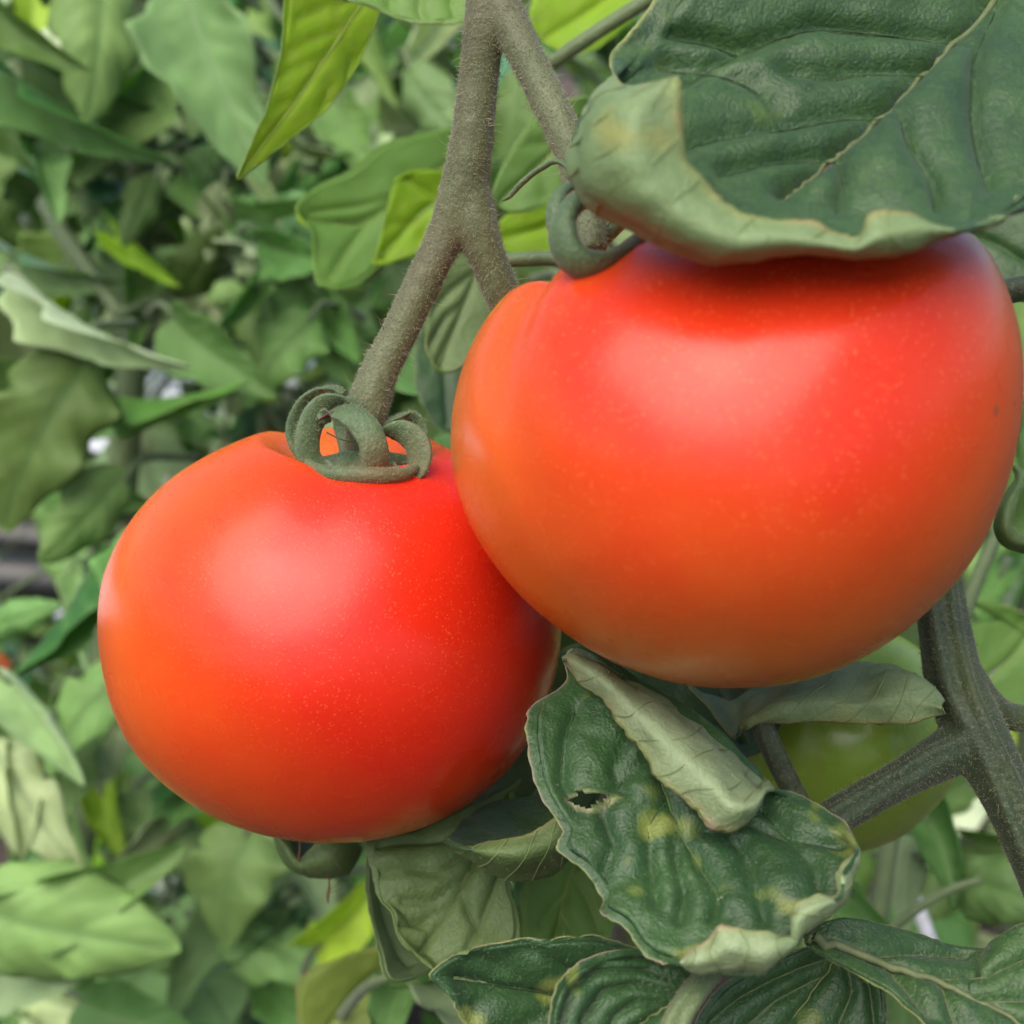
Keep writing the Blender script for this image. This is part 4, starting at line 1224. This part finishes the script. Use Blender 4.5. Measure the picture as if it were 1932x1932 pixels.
def stem_of(t, pts, r0, r1):
    K = catmull(np.asarray(pts, float), 8)
    V, F = tube_geo(K, np.linspace(r0, r1, len(K)), 8)
    return mk('main_stem', V, F, M['greenstem'], parent=t)


def part_tube(t, pts, r0, r1, name='leaf_stalk'):
    K = catmull(np.asarray(pts, float), 5)
    V, F = tube_geo(K, np.linspace(r0, r1, len(K)), 6)
    return mk(name, V, F, M['greenstem'], parent=t)


# hand-set leaves of the two nearest plants behind: (kind, shape, base, tip, width in photo px, distance, turn)
HL = [
    ('D', 1, (-40, -20), (60, 95), 90, .42, 20), ('Y', 0, (70, -40), (60, 75), 85, .55, 0), ('D', 1, (10, 75), (178, 212), 105, .47, 25), ('G', 3, (205, -50), (182, 170), 150, .45, -10),
    ('G', 1, (0, 120), (200, 315), 95, .44, 30), ('G', 0, (60, 260), (118, 378), 80, .45, -30), ('Y', 3, (250, 60), (255, 215), 90, .60, 0), ('G', 1, (300, 80), (205, 345), 100, .50, -35),
    ('B', 0, (365, -30), (458, 308), 170, .43, 15), ('B', 3, (420, 10), (330, 200), 120, .50, 30), ('D', 1, (-20, 190), (75, 300), 90, .46, 0), ('B', 1, (140, 300), (320, 435), 80, .52, 55), ('P', 3, (425, 345), (408, 448), 66, .50, -10),
    ('P', 1, (440, 440), (578, 528), 62, .50, 40), ('P', 0, (385, 490), (480, 518), 42, .55, 20), ('D', 3, (320, 560), (415, 480), 90, .50, 30), ('B', 1, (10, 470), (165, 560), 80, .50, 30),
    ('P', 1, (45, 530), (238, 720), 92, .42, 35), ('D', 5, (150, 660), (20, 960), 180, .42, -15), ('D', 0, (60, 700), (-30, 860), 120, .46, 0), ('G', 0, (325, 595), (480, 742), 110, .46, 20), ('Y', 1, (390, 640), (470, 720), 66, .50, 0),
    ('G', 1, (185, 742), (405, 805), 58, .45, 45), ('D', 3, (490, 530), (530, 705), 90, .48, -20), ('G', 0, (560, 520), (640, 720), 80, .50, 20), ('G', 3, (245, 895), (105, 1050), 120, .44, -15),
    ('D', 0, (100, 890), (250, 960), 80, .47, 20), ('G', 4, (185, 1030), (75, 1290), 110, .44, -30), ('P', 1, (170, 1060), (120, 1230), 50, .50, 30), ('G', 3, (-40, 1180), (60, 1165), 66, .48, 10), ('G', 5, (250, 1260), (40, 1390), 130, .46, 20),
    ('P', 4, (10, 1280), (130, 1460), 100, .42, 25), ('P', 5, (-30, 1400), (110, 1560), 110, .42, -20), ('P', 4, (60, 1420), (40, 1600), 90, .43, 20), ('G', 0, (150, 1380), (90, 1560), 110, .48, 0), ('Y', 1, (190, 1490), (215, 1580), 66, .50, 0),
    ('G', 3, (-60, 1680), (262, 1838), 210, .40, 25), ('G', 1, (60, 1760), (250, 1625), 130, .41, -20), ('P', 0, (-40, 1830), (130, 1860), 90, .42, 30), ('B', 3, (220, 1500), (360, 1640), 130, .50, 15), ('P', 4, (330, 1520), (240, 1620), 80, .50, 0),
    ('G', 5, (470, 1560), (390, 1730), 160, .46, 0), ('P', 3, (540, 1570), (500, 1700), 80, .48, -20), ('B', 0, (330, 1700), (420, 1930), 240, .50, 10), ('B', 1, (540, 1700), (260, 1900), 150, .48, 20), ('D', 3, (230, 1700), (330, 1780), 90, .55, 0),
    ('G', 3, (420, 1740), (620, 1820), 120, .47, -20), ('Y', 1, (600, 1790), (695, 1690), 100, .44, 0), ('G', 0, (150, 1880), (330, 1960), 130, .45, 20), ('D', 1, (500, 1850), (600, 1950), 90, .48, 0), ('P', 0, (840, 1830), (900, 1960), 110, .30, 0),
    ('D', 3, (720, 1850), (860, 1790), 90, .30, 20), ('G', 1, (760, 1850), (730, 1960), 90, .32, 0),
    ('G', 0, (640, 190), (700, 330), 90, .52, 10), ('B', 3, (770, 120), (830, 260), 100, .50, 30), ('D', 1, (700, 80), (780, 230), 80, .60, 0), ('P', 1, (600, 260), (560, 320), 50, .60, 0), ('G', 4, (560, 330), (500, 420), 80, .55, 0),
    ('G', 1, (760, 60), (850, 130), 80, .6, 20), ('D', 5, (990, 130), (960, 260), 90, .50, 0), ('D', 0, (1100, 440), (980, 470), 80, .45, 0),
    ('G', 4, (1740, 1535), (1800, 1680), 120, .33, 10), ('P', 5, (1710, 1560), (1720, 1660), 70, .34, -20), ('G', 3, (1790, 1640), (1960, 1720), 120, .32, 10), ('G', 1, (1820, 1590), (1960, 1600), 60, .40, 0), ('D', 1, (1640, 1560), (1560, 1760), 120, .36, 0),
    ('G', 0, (1830, 1480), (1730, 1540), 70, .40, 0), ('G', 1, (1600, 1680), (1660, 1760), 70, .30, 10), ('D', 3, (1850, 1620), (1760, 1700), 90, .5, 0), ('G', 3, (1720, 1860), (1700, 1960), 120, .26, 0), ('D', 0, (1700, 1650), (1830, 1790), 110, .55, 0),
]
HL += [('G', 0, (1980, 560), (1925, 700), 90, .36, 10), ('D', 1, (1990, 640), (1940, 820), 110, .40, 0), ('G', 3, (1990, 720), (1930, 860), 80, .38, 20), ('G', 1, (1890, 1080), (1840, 1180), 70, .42, 0),
       ('D', 3, (300, 330), (250, 420), 70, .48, 0), ('G', 1, (350, 330), (400, 420), 60, .5, 20), ('P', 4, (470, 330), (520, 400), 60, .5, 0), ('Y', 1, (210, 440), (280, 500), 50, .5, 0), ('G', 4, (480, 540), (420, 620), 60, .47, 0), ('D', 0, (600, 560), (660, 660), 70, .5, 0)]
HL += [('D', i % 6, (880 + 190 * (i % 5) + 40 * (i // 5), 560 + 230 * (i // 5)), (980 + 190 * (i % 5) - 60 * (i // 5), 820 + 230 * (i // 5)), 270, .33 + .02 * (i % 3), 15 - 10 * (i % 4)) for i in range(15)]  # unseen dark leaves added behind the larger fruit to block light from behind
HL += [('D', i % 6, (330 + 170 * (i % 4), 960 + 240 * (i // 4)), (420 + 170 * (i % 4), 1200 + 220 * (i // 4)), 250, .345 + .02 * (i % 2), 10 - 12 * (i % 3)) for i in range(8)]  # more hidden leaves added behind the smaller fruit, also to block light
rh = random.Random(5)
for q in range(95):
    bu, bv = (rh.uniform(150, 860), rh.uniform(0, 800)) if q < 65 else (rh.uniform(0, 640), rh.uniform(1260, 1900))
    if any((bu - a) ** 2 + (bv - b) ** 2 < (r_ + 45) ** 2 for a, b, r_ in ((268, 640, 40), (315, 700, 40), (405, 715, 20), (415, 800, 20), (235, 830, 20))):
        continue
    an, ln_ = rh.uniform(.2, 2.9), rh.uniform(70, 150) * (1.25 if q >= 65 else 1)
    HL.append((rh.choice('PPPBBBBGGGYDD'), rh.randrange(7), (bu, bv), (bu + ln_ * math.cos(an), bv + ln_ * math.sin(an)), ln_ * rh.uniform(.45, .75), rh.uniform(.47, .62), rh.uniform(-60, 60)))
near_l = plant('nearest leafy plant on the left, its pale and dark leaves filling that side', -.25, .47)
near_r = plant('leafy plant in the lower corner behind the vine, with a yellow-green stalk', .20, .36)
stem_of(near_l, [(-.25, .47, 0), (-.2, .5, .15), (-.16, .53, .35), (-.13, .55, .6), (-.12, .56, .8)], .008, .005)
stem_of(near_r, [(.20, .36, 0), (.17, .37, .15), (.155, .37, .3), (.15, .37, .42)], .006, .004)
for (kk, sh, b, tp, wpx, d, turn) in HL:
    t = near_r if b[0] > 1500 else near_l
    if b[0] > 800 and 500 < b[1] < 1400:
        t = near_r
    B, Tp = P(np.array([b[0], b[1], d + .012])), P(np.array([tp[0], tp[1], d - .012]))
    ax_ = norm(Tp - B)
    toc = norm(CAM - (B + Tp) / 2)
    z = norm(toc - ax_ * (toc @ ax_))
    a = math.radians(turn)
    z = z * math.cos(a) + np.cross(ax_, z) * math.sin(a)
    lf = part_tube(t, [B + np.array([0, .02, -.02]) - ax_ * .03, B - ax_ * .008, B + ax_ * .004], .0016, .001)
    leaflet(kk, sh, B, Tp, wpx * SC(d), z, lf)
part_tube(near_l, P(np.array([(85, 380, .53), (120, 440, .52), (165, 505, .51), (232, 600, .50)])), .0036, .0026, 'side_branch')
part_tube(near_l, P(np.array([(230, 590, .50), (300, 560, .51), (380, 520, .52), (450, 500, .53)])), .0022, .0015, 'side_branch')
part_tube(near_r, P(np.array([(1655, 1750, .33), (1668, 1660, .33), (1682, 1570, .33), (1700, 1500, .33)])), .0023, .0020, 'side_branch')
part_tube(near_r, P(np.array([(1670, 1760, .325), (1730, 1715, .322), (1790, 1680, .32), (1850, 1660, .318)])), .0014, .0010, 'side_branch')

# a pink-edged leaf low on the left, built on its own
outline_leaf('leaf', 'lime green leaf with a pink edge near the bottom, left of the drooping pale leaf',
             [(760, 1780, .36), (690, 1790, .355), (620, 1812, .35), (572, 1840, .348), (560, 1880, .346), (572, 1950, .345), (640, 2010, .347), (720, 1980, .35), (770, 1900, .355), (790, 1820, .36)],
             [(770, 1800, .361), (690, 1850, .355), (620, 1940, .349)],
             [leaf_mat('pink_edged_leaf', (.20, .28, .045), (.26, .34, .06), tr_amt=.35, tr=(.4, .48, .05), rim=(.45, .16, .14), rim2=(.40, .2, .12), net=.2, netc=(.3, .36, .1), cell=120), MT], seed=25.1, mid_r=1.4, mid_mat='vein_yel', rimw=.10)

# gaps through which the white film shows
GAPS = [(268, 640, 34), (315, 700, 36), (405, 715, 16), (600, 700, 14), (235, 830, 18), (285, 850, 14), (415, 800, 18), (40, 1000, 50), (60, 1090, 60), (760, 730, 16)]


def in_gap(p):
    q = proj(p)
    return any((q[0] - a) ** 2 + (q[1] - b) ** 2 < (r + 14 * .6 / q[2]) ** 2 for a, b, r in GAPS)


KINDS = ['D'] * 9 + ['G'] * 7 + ['B'] * 7 + ['P'] * 5 + ['Y'] * 2
rows = [
    ('leafy plant in the row behind, left of the film gap', -.33, .62, 10), ('leafy plant in the row behind, above the smaller tomato', -.10, .66, 11), ('leafy plant in the row behind, hidden mostly by the stalk', .08, .64, 9),
    ('leafy plant in the row behind, right of the vine', .30, .60, 8), ('farther plant at the left edge of the second row', -.52, .98, 12), ('farther plant of the second row behind the film gaps', -.20, 1.02, 13),
    ('farther plant of the second row behind the fruit stalk', .10, 1.0, 11), ('farther plant of the second row at the right edge', .45, .98, 9)]
far = [('middling plant left of the centre in the third row', -.42, 1.55, 14), ('middling plant near the centre in the third row', .0, 1.5, 14), ('middling plant right of the centre in the third row', .42, 1.55, 12), ('dim far plant at the left end of the last row', -1.0, 2.3, 12), ('dim far plant second from the left in the last row', -.6, 2.2, 12), ('dim far plant in the middle of the last row', -.2, 2.3, 12), ('dim far plant right of the middle of the last row', .2, 2.2, 12), ('dim far plant near the right end of the last row', .6, 2.3, 10)]
for ri, (lab, x, y, nlv) in enumerate(rows + far):
    r = random.Random(100 + ri)
    isfar = y > 1.5
    t = plant(lab, x, y)
    hgt = .75 if not isfar else 1.15
    if y < .9:
        hgt = .66
    stem_of(t, [(x, y, -.02), (x + r.uniform(-.03, .03), y, hgt * .3), (x + r.uniform(-.04, .04), y + r.uniform(-.03, .03), hgt * .65), (x + r.uniform(-.05, .05), y, hgt)], .007, .003)
    nl_ = int(nlv * (4.2 if not isfar else 3.2))
    for li in range(nl_):
        z0 = .05 + (hgt - .05) * (li + r.random()) / nl_
        az = r.uniform(0, 2 * math.pi)
        ln = r.uniform(.12, .20)
        b0 = np.array([x, y, z0])
        dr = np.array([math.cos(az), math.sin(az) * .75, r.uniform(-.1, .5)])
        p1 = b0 + dr * ln * .5 + np.array([0, 0, .02])
        p2 = b0 + dr * ln + np.array([0, 0, -.03 - .05 * r.random()])
        curve = catmull(np.array([b0, p1, p2]), 6)
        spots = []
        for q in (5, 8, 10, 12):
            for sd_ in ((-1, 1) if q < 12 else (0,)):
                spots.append((q, sd_))
        made = []
        kmain = r.choice(KINDS)
        for q, sd_ in spots:
            c0 = curve[q]
            tg = norm(curve[min(q + 1, 12)] - curve[q - 1])
            side = norm(np.cross(tg, np.array([0, 0, 1.0]))) * sd_
            dv = norm(tg * (.55 if sd_ else 1) + side * .9 + np.array([r.uniform(-.3, .3), r.uniform(-.3, .3), r.uniform(-.75, .1)]))
            L = r.uniform(.030, .058) * (1.5 if isfar else 1) * (1.15 if sd_ == 0 else 1)
            e = c0 + dv * L
            pr = proj(np.array([c0, e]))
            pm = proj((c0 + e) / 2)
            if pr[:, 2].min() < .40 or pm[0] < -120 or pm[0] > W + 120 or pm[1] < -120 or pm[1] > W + 100:
                continue
            if in_gap((c0 + e) / 2) or in_gap(e) or in_gap(c0):
                continue
            # nothing of it shows behind the fruit and the big leaves
            if 900 < pm[0] < 1800 and 620 < pm[1] < 1230 or 330 < pm[0] < 980 and 920 < pm[1] < 1480 or 1330 < pm[0] < 1900 and 30 < pm[1] < 440 or 1050 < pm[0] < 1550 and 1330 < pm[1] < 1790:
                continue
            made.append((c0, e, L * r.uniform(.5, .75)))
        if not made:
            continue
        lf = part_tube(t, [b0, p1, p2], .0020, .0009)
        for c0, e, wd in made:
            kk = kmain if r.random() < .5 else r.choice(KINDS)
            nn_ = norm(np.array([r.uniform(-.5, .5), r.uniform(-.9, .3), r.uniform(.3, 1)]))
            leaflet(kk, r.randrange(7), c0, e, wd, nn_, lf, flip=-1 if r.random() < .22 else 1)

# ------------------------------------------------------------------ small things
pipe_m = NT('black_pipe_plastic')
pipe_m.b.inputs["Base Color"].default_value = (.018, .019, .020, 1)
pipe_m.b.inputs["Roughness"].default_value = .28
for lab, pts in (('upper black irrigation pipe lying at the left edge', [(-160, 1008, 1.42), (-20, 1012, 1.42), (90, 1022, 1.42), (230, 1040, 1.43), (420, 1060, 1.45)]),
                 ('lower black irrigation pipe lying at the left edge', [(-160, 1085, 1.30), (-20, 1090, 1.30), (90, 1098, 1.30), (230, 1112, 1.31), (420, 1130, 1.33)])):
    V, F = tube_geo(catmull(P(np.array(pts, float)), 8), .025, 16)
    o = mk('irrigation_pipe', V, F, pipe_m.m, origin=P(np.array(pts[1], float)))
    tag(o, lab, 'pipe', 'irrigation pipes')
white_m = plain_mat('white_plastic', (.75, .75, .80), .4)
V, F = tube_geo(P(np.array([(1690, 1600, .42), (1715, 1670, .42), (1750, 1760, .42), (1765, 1800, .42)])), .0022, 8)
tag(mk('plant_stake', V, F, white_m, origin=P(np.array([1750., 1760, .42]))), 'thin white plastic stake among the leaves in the lower corner', 'stake')
V, F = tube_geo(P(np.array([(1840, 1300, .62), (1875, 1190, .62), (1915, 1080, .62), (1950, 980, .62)])), .006, 8)
tag(mk('plant_stake', V, F, white_m, origin=P(np.array([1840., 1300, .62]))), 'blurred white pole beside the larger tomato at the picture edge', 'stake')
V, F = tube_geo(P(np.array([(564, 1570, .236), (566, 1600, .2355), (563, 1626, .235)])), .00018, 6)
tag(mk('dry_filament', V, F, M['brown'], origin=P(np.array([564., 1570, .236]))), 'tiny brown dry filament hanging below the smaller tomato', 'filament')
deb = thing('dry_flower', 'tiny dried flower remnant caught below the small cupped leaf', 'flower', P(np.array([620., 1655, .235])))
V, F = tube_geo(P(np.array([(620, 1652, .235), (621, 1672, .235), (618, 1690, .235), (619, 1704, .235)])), np.array([.00006, .00022, .0003, .0001]), 6)
mk('husk', V, F, M['brown'], parent=deb)
for q in ([(621, 1680, .235), (632, 1672, .235), (640, 1664, .235)], [(622, 1684, .235), (635, 1680, .235), (646, 1676, .235)], [(620, 1655, .235), (618, 1646, .235)]):
    V, F = tube_geo(P(np.array(q, float)), .00005, 5)
    mk('filament', V, F, M['brown'], parent=deb)

for o in bpy.data.objects:
    if '_o' in o:
        del o['_o']
